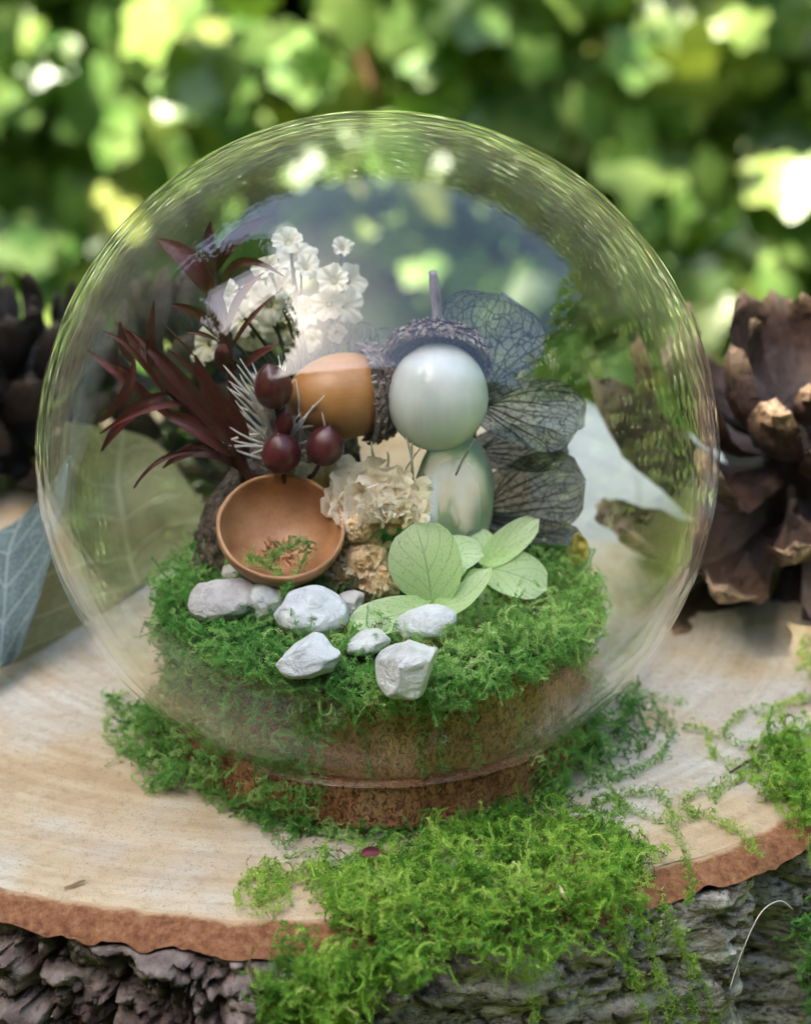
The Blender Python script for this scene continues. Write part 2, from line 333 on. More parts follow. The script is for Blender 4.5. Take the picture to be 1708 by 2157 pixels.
birchm = np.clip((aa-(-.06))/.16+.5*vno(np.stack([aa*14, aa*0, aa*0], 1)), 0, 1)
for i, z in enumerate(zz):
    q = np.stack([CX+dirx*13, CY+diry*13, np.full(NA, z)], 1)
    big = 1-np.abs(fbm(q*[.75, .75, .6]+4, 2)); lum = fbm(q*[1.5, 1.5, 1.9]+2, 4); fine = fbm(q*[5, 5, 6], 3)
    qq = q+.35*np.stack([lum, fine*.4, fbm(q*1.3+31, 2)], 1); w1, w2, wi_ = worley(qq*[.7, .7, .55]); v1, v2, vi_ = worley(qq*[2.4, 2.4, 2.0])
    rug = .30*wi_-.55*np.exp(-((w2-w1)/.09)**2)+.07*vi_-.12*np.exp(-((v2-v1)/.12)**2)+.24*lum+.16*fine+.07*fbm(q*[11, 11, 9], 2)
    fl = np.exp(-((aa-.735)/.045)**2)+.7*np.exp(-((aa-.99)/.05)**2)
    bir = .10*wi_-.25*np.exp(-((w2-w1)/.06)**2)+.06*vi_+.16*fbm(q*[.5, .5, 1.6]+6, 3)+.05*fbm(q*[2, 2, 9], 4)-1.0*fl*(1+.4*lum)
    d = (1-birchm)*rug*min(1, i/7+.1)+birchm*bir*min(1, i/4+.15)
    taper = -.18 if i == 0 else 0
    rad = R0+.50+taper+d+.30*(1-birchm)*min(1, i/10)+.012*max(0, -z)
    zq = z+.1*lum*min(1, i/8)+.09*fbm(np.stack([CX+dirx*13, CY+diry*13, 0*aa], 1)*[2.2, 2.2, 0]+8, 4)*(i < 12)
    Vb.append(np.stack([CX+dirx*rad, CY+diry*rad, zq], 1)); Ab.append(birchm)
obj('bark', (np.vstack(Vb), gridF(len(zz), NA, True)), m_bark, stump, att=np.concatenate(Ab))
def stump_hit(x, y, off=0.):          # point of the stump's top or side under a pixel
    p = onz(x, y, 0); a = math.atan2(p[0]-CX, -(p[1]-CY)); rmax = float(rw(np.array([a]))[0])+.78
    if math.hypot(p[0]-CX, p[1]-CY) <= rmax: return p+np.array([0, 0, off]), np.array([0, 0, 1.])
    d = ray(x, y); R = 13.45+off; ox, oy = CAM[0]-CX, CAM[1]-CY; A = d[0]**2+d[1]**2; B = ox*d[0]+oy*d[1]; Cc = ox*ox+oy*oy-R*R
    t = (-B-math.sqrt(max(0, B*B-A*Cc)))/A; p = CAM+d*t; return p, nrm(np.array([p[0]-CX, p[1]-CY, .3]))

# ================================================================ DOME AND BASE
k = NT('red_brown_base'); c = k.co((1, 1, .75)); n1 = k.noise(c, .9, 4); n2 = k.noise(c, 10, 6, .7, 1.2)
col = k.ramp(n1, ['#9a6038', '#c48050', '#d89e6a', '#e2b88a'], lo=.25, hi=.75)
col = k.mix(k.math('MULTIPLY', k.ramp(n2, ['#ffffff', '#000000'], lo=.4, hi=.56), .9), col, '#683a20')
m_base = k.done(k.pbr(col, .8, k.bump(n2, 1., .0012)).outputs[0])
m_core = std('base_top_wood', ['#7a5a3c', '#a0805a'], 2, rough=.8)
base = thing('wooden_base', 'reddish brown round wooden plinth the glass dome stands on', 'plinth', (0, 0, .02))
def wob(sd, amp):
    def f(V, UV):
        r = np.hypot(V[:, 0], V[:, 1])+1e-6; d = amp*fbm(V*[.9, .9, .9]+sd, 3)+amp*.5*fbm(V*[5, 5, 2.5]+sd, 2)
        V = V.copy(); k = np.clip(r-2, 0, 1); V[:, 0] *= 1+d*k/r; V[:, 1] *= 1+d*k/r; return V
    return f
obj('foot', lathe([(3.70, .02), (3.78, .08)]+[(3.84, z) for z in np.linspace(.14, .9, 14)]+[(3.86, .93), (3.84, .947), (3.2, .95)], 240, mod=wob(3, .04)), m_base, base)
obj('plug', lathe([(3.55, .952)]+[(3.69, z) for z in np.linspace(1.0, 2.62, 28)]+[(3.45, 2.75), (2.8, 2.77)], 240, mod=wob(9, .03)), m_base, base)

k = NT('dome_glass'); geo = k.n('NewGeometry')
ior = k.math('ADD', 1.345, k.math('MULTIPLY', geo.outputs['Backfacing'], 1/1.345-1.345))
nbm = k.bump(k.noise(k.co((1, 1, .35)), .55, 2), .045, .002)
fr = k.n('Fresnel', {'IOR': ior, 'Normal': nbm}).outputs[0]
tr = k.n('BsdfTransparent', {'Color': (.985, .995, .985, 1)}); gl = k.n('BsdfGlossy', {'Color': (1, 1, 1, 1), 'Roughness': .0, 'Normal': nbm})
m_glass = k.done(k.n('MixShader', {0: fr, 1: tr.outputs[0], 2: gl.outputs[0]}).outputs[0])
RO, RI, ZC = 5.95, 5.83, 5.45; a0 = math.asin(3.86/RO); a1 = math.asin(3.76/RI)
pr = [(RO*math.sin(a), ZC+RO*math.cos(a)) for a in np.linspace(0.002, math.pi-a0, 110)]
pr += [(3.885, 1.03), (3.93, 1.0), (3.935, .975), (3.90, .955), (3.83, .951), (3.775, .957), (3.75, .99)]
pr += [(RI*math.sin(a), ZC+RI*math.cos(a)) for a in np.linspace(math.pi-a1, 0.002, 110)]
tag(obj('glass_dome', lathe(pr, 160, caps=False), m_glass), 'clear round glass dome over the miniature forest scene', 'glass dome')

# ---------------------------------------------------------------- moss
def sprig(sd, L=.75, nl=72):
    r = np.random.default_rng(sd); n = 12; d = np.array([0, 0, 1.]); p = np.zeros(3); P = [p]; ax = nrm(r.normal(0, 1, 3)*[1, 1, .4])
    for i in range(n-1):
        ang = r.uniform(.25, .75); d = nrm(d*math.cos(ang)+np.cross(ax, d)*math.sin(ang)); ax = nrm(ax+r.normal(0, .45, 3)); p = p+d*L/n; P.append(p)
    P = np.array(P); T = nrm(np.gradient(P, axis=0)); Q = []
    for i in range(0, n-1):
        s = nrm(np.cross(T[i], [.3, .8, .5]))*.010; Q.append([P[i]-s, P[i]+s, P[i+1]+s*.8, P[i+1]-s*.8])
    for i in range(nl):
        q = .04+.96*(i+.5)/nl; x = q*(n-1); j = min(int(x), n-2); f = x-j; b = P[j]*(1-f)+P[j+1]*f; tg = T[j]
        an = i*2.4+r.normal(0, .4); e1 = nrm(np.cross(tg, [.3, .9, .1])); e2 = np.cross(tg, e1); rad = e1*math.cos(an)+e2*math.sin(an)
        l = r.uniform(.045, .085)*(1.1-.4*q); dd = nrm(rad+tg*r.uniform(-.1, .9)); sd_ = nrm(np.cross(dd, tg))*r.uniform(.005, .010)
        m = b+dd*l*.5+rad*.008; tip = b+dd*l+tg*l*r.uniform(-.1, .6); Q.append([b, m+sd_, tip, m-sd_])
    return np.array(Q).reshape(-1, 3)
SPR = [sprig(i) for i in range(10)]+[sprig(20+i, .45, 54) for i in range(5)]
class Moss:
    def __init__(s): s.V = []; s.A = []
    def add(s, p, n, scale=1., tilt=1., dirn=None, dark=0.):
        d = nrm(np.asarray(n)+tilt*rng.normal(0, 1, 3)*.75 if dirn is None else np.asarray(dirn)+tilt*rng.normal(0, 1, 3)*.6)
        M = frame(d, rng.normal(0, 1, 3)); t = SPR[rng.integers(len(SPR))]; sc = scale*rng.uniform(.75, 1.25)
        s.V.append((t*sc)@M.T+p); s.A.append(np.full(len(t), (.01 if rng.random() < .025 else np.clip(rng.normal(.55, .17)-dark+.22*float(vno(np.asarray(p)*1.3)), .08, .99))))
    def build(s, name, label, mat):
        V = np.vstack(s.V); F = np.arange(len(V)).reshape(-1, 4); o = obj(name, (V, F), mat, att=np.concatenate(s.A), smooth=False)
        return tag(o, label, 'moss', kind='stuff')
def pip(x, y, poly):
    c = False; n = len(poly); j = n-1
    for i in range(n):
        a, b = poly[i], poly[j]
        if (a[1] > y) != (b[1] > y) and x < (b[0]-a[0])*(y-a[1])/(b[1]-a[1])+a[0]: c = not c
        j = i
    return c
def edged(x, y, poly):
    p = np.array([x, y]); best = 1e9; n = len(poly)
    for i in range(n):
        a = np.array(poly[i]); b = np.array(poly[(i+1) % n]); t = np.clip((p-a)@(b-a)/max(1e-9, (b-a)@(b-a)), 0, 1); best = min(best, np.linalg.norm(p-a-t*(b-a)))
    return best
def clump(ms, poly, dens, hmax, scale=1., rise=60., lump=.5, below=False):
    P = np.array(poly); x0, y0 = P.min(0); x1, y1 = P.max(0); n = int((x1-x0)*(y1-y0)/7000*dens*1.12)
    for _ in range(n):
        x, y = rng.uniform(x0, x1), rng.uniform(y0, y1)
        if not pip(x, y, poly): continue
        e = edged(x, y, poly)
        if e < 30 and (rng.random() > e/34 or vno(np.array([x/14, y/11, 7.])) > .15): continue
        h = hmax*min(1, e/rise)*(.55+lump*float(vno(np.array([x/45, y/30, 2.]))))
        hh = max(0, h)*rng.random()**.5; q, nn = stump_hit(x, y)
        if nn[2] > .9: q, nn = stump_hit(x, min(y+hh*105, y+90)); 
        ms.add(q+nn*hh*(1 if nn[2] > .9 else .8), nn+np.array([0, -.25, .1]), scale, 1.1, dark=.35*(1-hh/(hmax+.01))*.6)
def strand(ms, P, per=26, spread=.05, scale=.62, lift=.05):
    per, spread, scale = per*1.35, spread*.55, scale*.62
    P = np.array(P); L = np.linalg.norm(np.diff(P, axis=0), axis=1).sum(); n = max(6, int(L*per)); Q = smoothpath(P, n); T = nrm(np.gradient(Q, axis=0))
    thick = .6+.6*np.abs(vno(np.stack([np.arange(n)/9., Q[:, 0], Q[:, 1]], 1)))
    for i in range(n):
        ms.add(Q[i]+rng.normal(0, spread, 3)*thick[i]+[0, 0, lift], (0, 0, 1), scale*thick[i], .9, dirn=T[i]*rng.choice([-1, 1])+[0, 0, .35])
def pstrand(ms, px, **kw): strand(ms, [stump_hit(*p, off=.06)[0] for p in px], **kw)
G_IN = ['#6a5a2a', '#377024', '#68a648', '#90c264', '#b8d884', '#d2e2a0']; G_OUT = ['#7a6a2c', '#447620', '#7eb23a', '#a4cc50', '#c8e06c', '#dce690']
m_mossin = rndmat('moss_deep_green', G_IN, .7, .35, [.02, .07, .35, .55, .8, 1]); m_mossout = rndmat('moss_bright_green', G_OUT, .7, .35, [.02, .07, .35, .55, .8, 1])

# stones first (the carpet leaves room for them)
def quartz(name, cols, stain):
    k = NT(name); c = k.co(); n1 = k.noise(c, 1.6, 6, .6); n2 = k.noise(c, 9, 6, .75); n3 = k.noise(c, 3, 5, .6, 1.5)
    col = k.ramp(n1, cols, lo=.28, hi=.68); col = k.mix(k.math('MULTIPLY', k.ramp(n2, ['#ffffff', '#000000'], lo=.28, hi=.40), .4), col, '#84827c')
    col = k.mix(k.math('MULTIPLY', k.ramp(n3, ['#000000', '#ffffff'], lo=.58, hi=.72), .45), col, stain)
    return k.done(k.pbr(col, .42, k.bump(k.math('ADD', n2, k.math('MULTIPLY', n3, 1.5)), .7, .0009)).outputs[0])
m_stone = quartz('white_quartz', ['#b4b6ba', '#dadbdc', '#eaeae8'], '#bcb9b0')
m_stonep = quartz('rosy_quartz', ['#aca1a3', '#d0c8c5', '#ded8d2'], '#c2ad96')
m_rough = quartz('rough_quartz', ['#aaa8a2', '#dddcd9', '#ecebe8'], '#b8a688')
def ico(n=3):
    import bmesh
    bm = bmesh.new(); bmesh.ops.create_icosphere(bm, subdivisions=n, radius=1); V = np.array([v.co[:] for v in bm.verts]); F = [tuple(v.index for v in f.verts) for f in bm.faces]; bm.free(); return V, F
ICO4, ICO3 = ico(5), ico(3)
ST = []   # x, y of centre px, half width px, half height px, seed, angular, material, roll, label
STD = [(468, 1262, 70, 44, 1, .25, m_stonep, .1, 'rosy white pebble at the left end of the pebble row'),
       (556, 1268, 44, 42, 2, .3, m_stone, .9, 'narrow slanted white pebble between the rosy pebble and the round one'),
       (660, 1292, 77, 50, 3, .1, m_stone, 0, 'rounded grey white pebble with a small dark pit, below the bowl'),
       (656, 1384, 66, 40, 4, .95, m_stone, .05, 'flat angular white stone slab lying lowest on the moss'),
       (862, 1404, 68, 62, 5, .6, m_rough, .5, 'rough broken white quartz lump at the front edge of the moss'),
       (770, 1352, 48, 26, 15, .5, m_rough, .3, 'small rough white chip touching the quartz lump'),
       (906, 1313, 68, 36, 6, .2, m_stone, .12, 'smooth white pebble under the green petals'),
       (738, 1268, 32, 26, 7, .2, m_stonep, .3, 'small pebble half hidden between bowl and left green petal'),
       (494, 1204, 26, 22, 8, .2, m_stonep, .3, 'small pebble tucked left under the wooden bowl')]
def stone_geo(c, hw, hh, dp, sd, ang, roll):
    V, F = ICO4; V = V.copy(); r = np.random.default_rng(sd*11)
    if ang > .05:
        for _ in range(int(6+10*ang)):
            n = nrm(r.normal(0, 1, 3)); lim = r.uniform(.62, .85) if ang > .4 else r.uniform(.8, .95); d = V@n; V = V-np.clip(d-lim, 0, 9)[:, None]*n*.9
    d = .13*fbm(V*1.3+sd*5, 2)+(.03*fbm(V*3.5+sd, 3) if ang > .55 else .010*fbm(V*4+sd, 3)); V = V*(1+d)[:, None]
    if sd == 3: q = nrm(np.array([.05, -.85, .25])); V = V*(1-.28*np.exp(-((V/np.linalg.norm(V, axis=1, keepdims=True)-q)**2).sum(1)/.012))[:, None]
    V = V/np.abs(V).max(0); V = V*[hw, dp, hh]; cr, sr = math.cos(roll), math.sin(roll); V = V@np.array([[cr, 0, -sr], [0, 1, 0], [sr, 0, cr]])
    return V+c, F
for (x, y, a, b, sd, an, mt, ro, lb) in STD:
    hh = b/112*1.02; c = onz(x, y, 2.95+hh*.7); hw = a/114*1.02
    tag(obj('pebble', stone_geo(c, hw, hh*.95, min(hw, hh*1.3)*1., sd, an, -ro), mt), lb, 'pebble', 'white pebbles on the moss'); ST.append((c, hw))

carp = Moss()
BWL = onY(592, 1108, -.7)
def ztop(x, y): return 2.86+.14*fbm(np.array([x*.9, y*.9, 1.]), 2)-.28*np.clip((math.hypot(x, y)-3.3)/.6, 0, 1.3)**2
for _ in range(4500):
    r = 3.86*math.sqrt(rng.random()); a = rng.uniform(0, 2*np.pi); x, y = r*math.cos(a), r*math.sin(a)
    if any((x-c[0])**2+(y-c[1])**2 < (h*.72)**2 for c, h in ST): continue
    if y > .9 and rng.random() < .55: continue
    n = np.array([0, 0, 1.]) if r < 3.2 else nrm(np.array([x/r*.9, y/r*.9, .8])); sc = .95
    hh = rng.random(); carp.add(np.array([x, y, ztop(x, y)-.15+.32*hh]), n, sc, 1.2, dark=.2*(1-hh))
for _ in range(5200):                                   # over the plinth's side
    a = rng.uniform(-2.1, 4.2); z = rng.uniform(.95, 2.9); no = float(vno(np.array([a*3.2, z*.6, 4.])))
    if -1.75 < a < -.1: lim = .9+.3*no; p = .95 if z > 1.55+.5*no else .5+.4*no
    elif a <= 2.2: lim = 2.5+.25*no-(.45*max(0, a-.8)); p = 1
    else: lim = 1.9+.5*no; p = .8
    if -.32 < a <= -.1: lim = max(lim, 1.3+1.1*(a+.32)/.22)
    if z < lim or rng.random() > p: continue
    r = 3.7+.25*np.clip((z-1.9)/.8, 0, 1)*rng.random(); d = np.array([math.sin(a), -math.cos(a), 0]); hh = rng.random()
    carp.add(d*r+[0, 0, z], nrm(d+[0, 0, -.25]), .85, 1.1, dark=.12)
for x0, yb in ((885, 1560), (930, 1600), (990, 1610), (1080, 1590), (700, 1560), (640, 1590), (770, 1560)):
    ang = math.asin(np.clip((x0-800)/430, -.95, .95)); a2 = ang+rng.normal(0, .03); d = lambda a, z: (3.7*math.sin(a), -3.7*math.cos(a), z)
    strand(carp, [d(ang, 2.55), d(a2, 1.8), d(ang+rng.normal(0, .03), 1.3), d(a2+.02, 1.02)], per=34, spread=.045, scale=.6, lift=0)
# dark bed under the sprigs
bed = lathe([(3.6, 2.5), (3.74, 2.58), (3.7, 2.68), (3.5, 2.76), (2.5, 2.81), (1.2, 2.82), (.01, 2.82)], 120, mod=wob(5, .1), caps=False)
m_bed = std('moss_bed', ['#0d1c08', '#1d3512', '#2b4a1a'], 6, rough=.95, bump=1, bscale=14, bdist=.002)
bo = carp.build('moss', 'green moss carpet covering the plinth inside the glass dome', m_mossin); bo['category'] = 'moss'
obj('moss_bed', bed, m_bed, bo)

out = Moss()
clump(out, [(225, 1475), (290, 1450), (340, 1470), (430, 1570), (430, 1660), (340, 1690), (300, 1640), (240, 1600)], 75, 1.0, .95, 70)
pstrand(out, [(240, 1470), (222, 1540), (260, 1592), (300, 1600)])
for az0, az1, n, zz0, zz1 in ((-1.5, -.75, 260, .1, 1.0), (-.75, 1.0, 300, .02, .16), (-.6, -.2, 110, .1, .9), (.75, 1.7, 240, .1, 1.0), (1.7, 4.4, 130, .05, .8)):
    for _ in range(n):
        a = rng.uniform(az0, az1); r = 3.88+.12*rng.random(); d = np.array([math.sin(a), -math.cos(a), 0]); out.add(d*r+[0, 0, rng.uniform(zz0, zz1)], d+[0, 0, .1], .72, 1.)
clump(out, [(1235, 1490), (1330, 1440), (1370, 1460), (1400, 1520), (1390, 1580), (1330, 1620), (1200, 1680)], 55, .75, .8, 60)
for p in ([(1330, 1450), (1380, 1480), (1440, 1486)], [(1390, 1510), (1412, 1550), (1370, 1620), (1290, 1650)], [(1060, 1690), (1180, 1690), (1300, 1640), (1400, 1600)], [(985, 1640), (1010, 1690), (1030, 1715)],
          [(480, 1690), (600, 1730), (760, 1750), (900, 1752)], [(560, 1740), (600, 1790), (620, 1770)]):
    pstrand(out, p, per=34, spread=.07)
out.build('moss', 'dark green moss fringe hugging the foot of the plinth outside the glass', m_mossin)

fr_ = Moss()
clump(fr_, [(650, 1850), (700, 1790), (800, 1785), (900, 1745), (960, 1705), (1050, 1690), (1230, 1690), (1320, 1730), (1400, 1790), (1370, 1850), (1310, 1930), (1180, 1965), (1000, 1990), (800, 1990), (690, 1960)], 78, .95, 1.05, 75, .6)
clump(fr_, [(498, 1870), (540, 1835), (700, 1810), (700, 1860), (600, 1880), (600, 1930), (510, 1925)], 40, .4, .85, 40)
clump(fr_, [(530, 2010), (600, 1975), (660, 1940), (900, 1950), (880, 2030), (790, 2060), (770, 2175), (560, 2175)], 80, 1.1, 1.05, 60, .6)
for p in ([(1250, 1700), (1320, 1680), (1395, 1690), (1425, 1770), (1452, 1850), (1450, 1905)], [(1440, 1690), (1500, 1670), (1570, 1645)], [(1440, 1720), (1510, 1740), (1560, 1765), (1600, 1812)],
          [(1270, 1640), (1300, 1700), (1330, 1720)], [(700, 1800), (640, 1805), (580, 1830), (530, 1850)], [(530, 1850), (505, 1880), (505, 1915)], [(540, 1850), (600, 1870), (660, 1860)], [(505, 1920), (560, 1935), (610, 1905), (590, 1870)], [(520, 1890), (570, 1900), (600, 1880)], [(560, 1860), (540, 1900), (580, 1925)], [(640, 1830), (690, 1850), (640, 1880)], [(1300, 1900), (1310, 2000), (1350, 2100)], [(1420, 1960), (1450, 2050), (1460, 2160)], [(690, 1810), (620, 1850), (560, 1845)], [(1340, 1720), (1400, 1740), (1470, 1725)], [(1380, 1800), (1330, 1780), (1250, 1760)],
          [(1390, 1900), (1440, 2000), (1480, 2080), (1510, 2170)], [(1360, 1900), (1340, 1930), (1390, 2060), (1450, 2170)], [(1290, 1950), (1330, 2060), (1370, 2170)], [(1380, 1950), (1380, 2050), (1410, 2160)],
          [(1030, 1990), (1110, 2050), (1125, 2165)], [(1200, 1950), (1150, 2050), (1090, 2070)], [(960, 1970), (920, 2040), (850, 2090)], [(1010, 1990), (1030, 2040), (1110, 2055)],
          [(1440, 1690), (1450, 1720), (1500, 1720)], [(1160, 1950), (1165, 2010), (1130, 2060)]):
    pstrand(fr_, p, per=36, spread=.07, scale=.7)
fr_.build('moss', 'bright moss heap spilling over the front edge of the stump', m_mossout)
rg = Moss()
clump(rg, [(1570, 1580), (1640, 1510), (1740, 1480), (1740, 1770), (1640, 1745), (1575, 1660)], 75, .9, 1.05, 60)
for p in ([(1440, 1540), (1490, 1550), (1500, 1600), (1560, 1622)], [(1520, 1560), (1560, 1510), (1650, 1500)], [(1520, 1560), (1580, 1582), (1620, 1560)], [(1600, 1530), (1650, 1490), (1710, 1480)], [(1500, 1690), (1560, 1650), (1620, 1620)]):
    pstrand(rg, p, per=36, spread=.06, scale=.68)
clump(rg, [(1665, 1350), (1740, 1330), (1740, 1460), (1690, 1450)], 60, .6, .9, 30)
rg.build('moss', 'bright moss heap at the right edge of the stump top', m_mossout)
rb = Moss(); clump(rb, [(1655, 1890), (1740, 1900), (1740, 2190), (1690, 2190), (1665, 2050)], 75, .6, .9, 40)
rb.build('moss', 'dark moss tuft hanging on the bark at the lower right', m_mossin)

# ================================================================ THINGS INSIDE THE DOME
# bowl
k = NT('bowl_shell'); c = k.co(); n1 = k.noise(k.co((1, 1, 1)), 1.3, 5); n2 = k.noise(c, 18, 5, .7)
m_bowl = k.done(k.pbr(k.mix(k.math('MULTIPLY', k.ramp(n2, ['#000000', '#ffffff'], lo=.5, hi=.75), .4), k.ramp(n1, ['#94633f', '#b38158', '#c59670'], lo=.3, hi=.7), '#7a4c2e'), .48, k.bump(n2, .25, .0004)).outputs[0])
m_fib = std('bowl_fibre', ['#6b4328', '#a8784e', '#c89c70'], 9, rough=.8)
bn = nrm(np.array([.06, -math.cos(math.radians(58)), math.sin(math.radians(58))])); BM = frame(bn); br = 1.13
bowl = thing('bowl', 'small round wooden bowl made of a hollow nut shell, tilted to the front', 'bowl', BWL-bn*.9)
pf = [(br*math.sin(a)*1., -.95*math.cos(a)) for a in np.linspace(.03, math.pi/2, 16)]
pf += [(br*.985, .03), (br*.955, .035), (br*.935, .01)]+[(br*.93*math.sin(a), -.86*math.cos(a)) for a in np.linspace(math.pi/2-.03, .03, 16)]
obj('shell', lathe(pf, 72, BM, BWL, caps=False, mod=lambda V, UV: V*(1+.012*vno(V*2.5))[:, None]), m_bowl, bowl)
gs = []
for i in range(130):
    a = rng.uniform(0, 2*np.pi); r0 = rng.uniform(.1, .36)*rng.uniform(.6, 1); p = np.array([r0*math.cos(a), r0*math.sin(a), -.86*math.sqrt(1-(r0/1.05)**2)+.01]); d = np.array([math.cos(a)*.5, math.sin(a)*.5, .25])+rng.normal(0, .12, 3)
    gs.append(tube(np.array([p, p+d*.08, p+d*.17])@BM.T+BWL, [.014, .012, .004], 4))
obj('fibre_scar', cat(gs), m_fib, bowl)
ms = Moss()
def bw(x, y, off=.05): return onY(x, y, -.9)+TOCAM*off
strand(ms, [bw(525, 1180), bw(545, 1190), bw(580, 1205, .3), bw(610, 1235, .7), bw(600, 1255, .9)], per=60, spread=.045, scale=.75)
strand(ms, [bw(565, 1190), bw(590, 1165), bw(620, 1150), bw(652, 1150), bw(640, 1190, .2), bw(620, 1220, .6), bw(612, 1240, .8)], per=60, spread=.045, scale=.75)
ms.build('moss', 'loose loop of moss hanging over the rim of the wooden bowl', m_mossin)

# bark piece behind the bowl
m_rbark = std('grey_brown_bark', ['#2c231d', '#54453a', '#7d6b5b', '#9a8a79'], 7, 7, rough=.9, bump=1., bscale=16, bdist=.0015, lo=.28, hi=.75)
V, F = ICO4; V = V.copy(); V = V*(1+.10*fbm(V*1.6+3, 3)+.05*fbm(V*7, 3)+.03*vno(V*22))[:, None]
p0, p1 = onY(430, 1195, .35), onY(690, 905, 2.0); ax = p1-p0; M = frame(nrm(ax), (0, 1, 0))
V = (V*[1.0, .85, np.linalg.norm(ax)*.56])@M.T+(p0+p1)/2+np.array([.1, .35, -.2])
tag(obj('bark_piece', (V, F), m_rbark), 'rough grey brown piece of bark leaning behind the wooden bowl', 'bark')

# acorn
k = NT('acorn_nut'); n1 = k.noise(k.co((1, 1, 1)), 1.2, 4); wv = k.noise(k.co((.5, 6, 6)), 4, 4)
m_nut = k.done(k.pbr(k.mix(k.math('MULTIPLY', wv, .45), k.ramp(n1, ['#a06c38', '#b98048', '#cc9860'], lo=.3, hi=.7), '#7d4c22'), .38, k.bump(wv, .1, .0003)).outputs[0])
m_cap = std('acorn_cap', ['#332822', '#5d4e45', '#8a7a70', '#a3958c'], 5, 5, rough=.9, bump=.8, bscale=20, bdist=.0006)
ac = onY(722, 834, .9); axn = nrm(np.array([-1, -.28, -.02])); AM = frame(axn)
acorn = thing('acorn', 'tan brown acorn lying sideways with its scaly cap to the right', 'acorn', ac-[0, 0, .75])
nutp = [(.77*math.sin(a)**.94, -1.02*math.cos(a)) for a in np.linspace(.02, math.pi-.02, 34)]
nutp = [(r*(1-.06*max(0, z)), z) for r, z in nutp]+[(.035, 1.025), (.02, 1.07), (.002, 1.08)]
obj('nut', lathe(nutp, 56, AM, ac, mod=lambda V, UV: V*[1, 1, 1]), m_nut, acorn)
def cap_geo(R, depth, thick, M, c, nsc, sd):     # a cup of overlapping scales, open towards +z
    r = np.random.default_rng(sd); pf = [(R*math.sin(a), -depth*math.cos(a)) for a in np.linspace(.03, math.pi/2, 18)]+[(R*.97, .04), (R*.9, .02)]+[((R-thick)*math.sin(a), -(depth-thick)*math.cos(a)) for a in np.linspace(math.pi/2-.05, .03, 12)]
    cup = lathe(pf, 48, M, c, caps=False); gs = []; rows = nsc
    for i in range(rows):
        a = (i+.6)/rows*math.pi/2; n = max(5, int(2*np.pi*R*math.sin(a)/(.115)))
        for j in range(n):
            an = (j+.5*(i % 2))/n*2*np.pi+r.normal(0, .06); ca, sa = math.cos(an), math.sin(an)
            p = np.array([R*math.sin(a)*ca, R*math.sin(a)*sa, -depth*math.cos(a)]); nn = nrm(np.array([p[0]/R**2, p[1]/R**2, p[2]/depth**2])); tt = nrm(np.array([math.cos(a)*R*ca, math.cos(a)*R*sa, depth*math.sin(a)]))
            ss = np.cross(nn, tt); l = r.uniform(.11, .17); wd = .065; lf = r.uniform(.02, .07)
            q = np.array([p-ss*wd-nn*.01, p+ss*wd-nn*.01, p+tt*l*.6+ss*wd*.7+nn*lf*.8, p+tt*l+nn*lf, p+tt*l*.6-ss*wd*.7+nn*lf*.8, p+tt*l*.4+nn*(lf+.03)])
            gs.append((q@M.T+c, [(0, 1, 5), (1, 2, 5), (2, 3, 5), (3, 4, 5), (4, 0, 5)]))
    return cup[:2], cat(gs)
c2 = ac-axn*.42
cup, scl = cap_geo(.86, .78, .08, AM, c2, 9, 3); cp = obj('cap', cup, m_cap, acorn); tag(obj('cap_scales', scl, m_cap, cp, False), kind='stuff')

# plain glass ornament (generic stand-in) with an acorn cap on top
k = NT('milky_glass'); n1 = k.noise(k.co((1, 1, .25)), 1.6, 3)
m_milk = k.done(k.pbr(k.ramp(n1, ['#d4dad2', '#e6e9e2', '#f2f3ee'], lo=.3, hi=.7), .10, Subsurface_Weight=.8, Subsurface_Radius=(.012, .012, .012), Subsurface_Scale=1., Transmission_Weight=.3, IOR=1.38).outputs[0])
k = NT('pale_green_glass'); m_pgl = k.done(k.pbr((.90, .95, .92, 1), .12, Transmission_Weight=.85, IOR=1.3, Subsurface_Weight=.5, Subsurface_Radius=(.008, .008, .008), Subsurface_Scale=1.).outputs[0])
bc = onY(922, 836, .5); fc = np.array([onY(950, 1050, .7)[0], .75, 2.85])
orn = thing('glass_ornament', 'plain milky glass ball resting on a pale green glass pebble', 'ornament', fc)
obj('ball', lathe([(.89*math.sin(a)*(1+.02*math.cos(a)), -.965*math.cos(a)) for a in np.linspace(.02, math.pi-.02, 48)], 64, frame((.1, .05, 1)), bc), m_milk, orn)
hf = bc[2]-.86-fc[2]
obj('pebble_foot', lathe([(.02, -.02)]+[(.72*math.sin(t)**.8*(1-.06*math.cos(t)), hf*.52*(1-math.cos(t))) for t in np.linspace(.1, math.pi-.1, 30)], 48, frame((.03, .0, 1)), fc, mod=lambda V, UV: V*(1+.05*vno(V*.9+2))[:, None]), m_pgl, orn)
cn = nrm(np.array([-.04, -.8, -.62])); CM = frame(cn); cc = bc+np.array([-.03, .42, .50])
hat = thing('acorn_hat', 'scaly grey brown acorn cap with a long stalk sitting on the glass ball', 'acorn cap', cc)
cup, scl = cap_geo(.93, .6, .08, CM, cc, 9, 8); cp = obj('cup', cup, m_cap, hat); tag(obj('scales', scl, m_cap, cp, False), kind='stuff')
s0 = cc-cn*.5; m_stalk = std('cap_stalk', ['#6b5c5c', '#93858a', '#a79a9c'], 3, rough=.8, stretch=(3, 3, .6))
obj('stalk', tube(smoothpath([s0+[0, 0, -.1], s0+[.01, 0, .2], onY(918, 630, 1.3), onY(911, 572, 1.3)], 14), np.linspace(.10, .07, 14)*(1+.15*np.abs(rng.normal(0, 1, 14))), 10), m_stalk, hat)

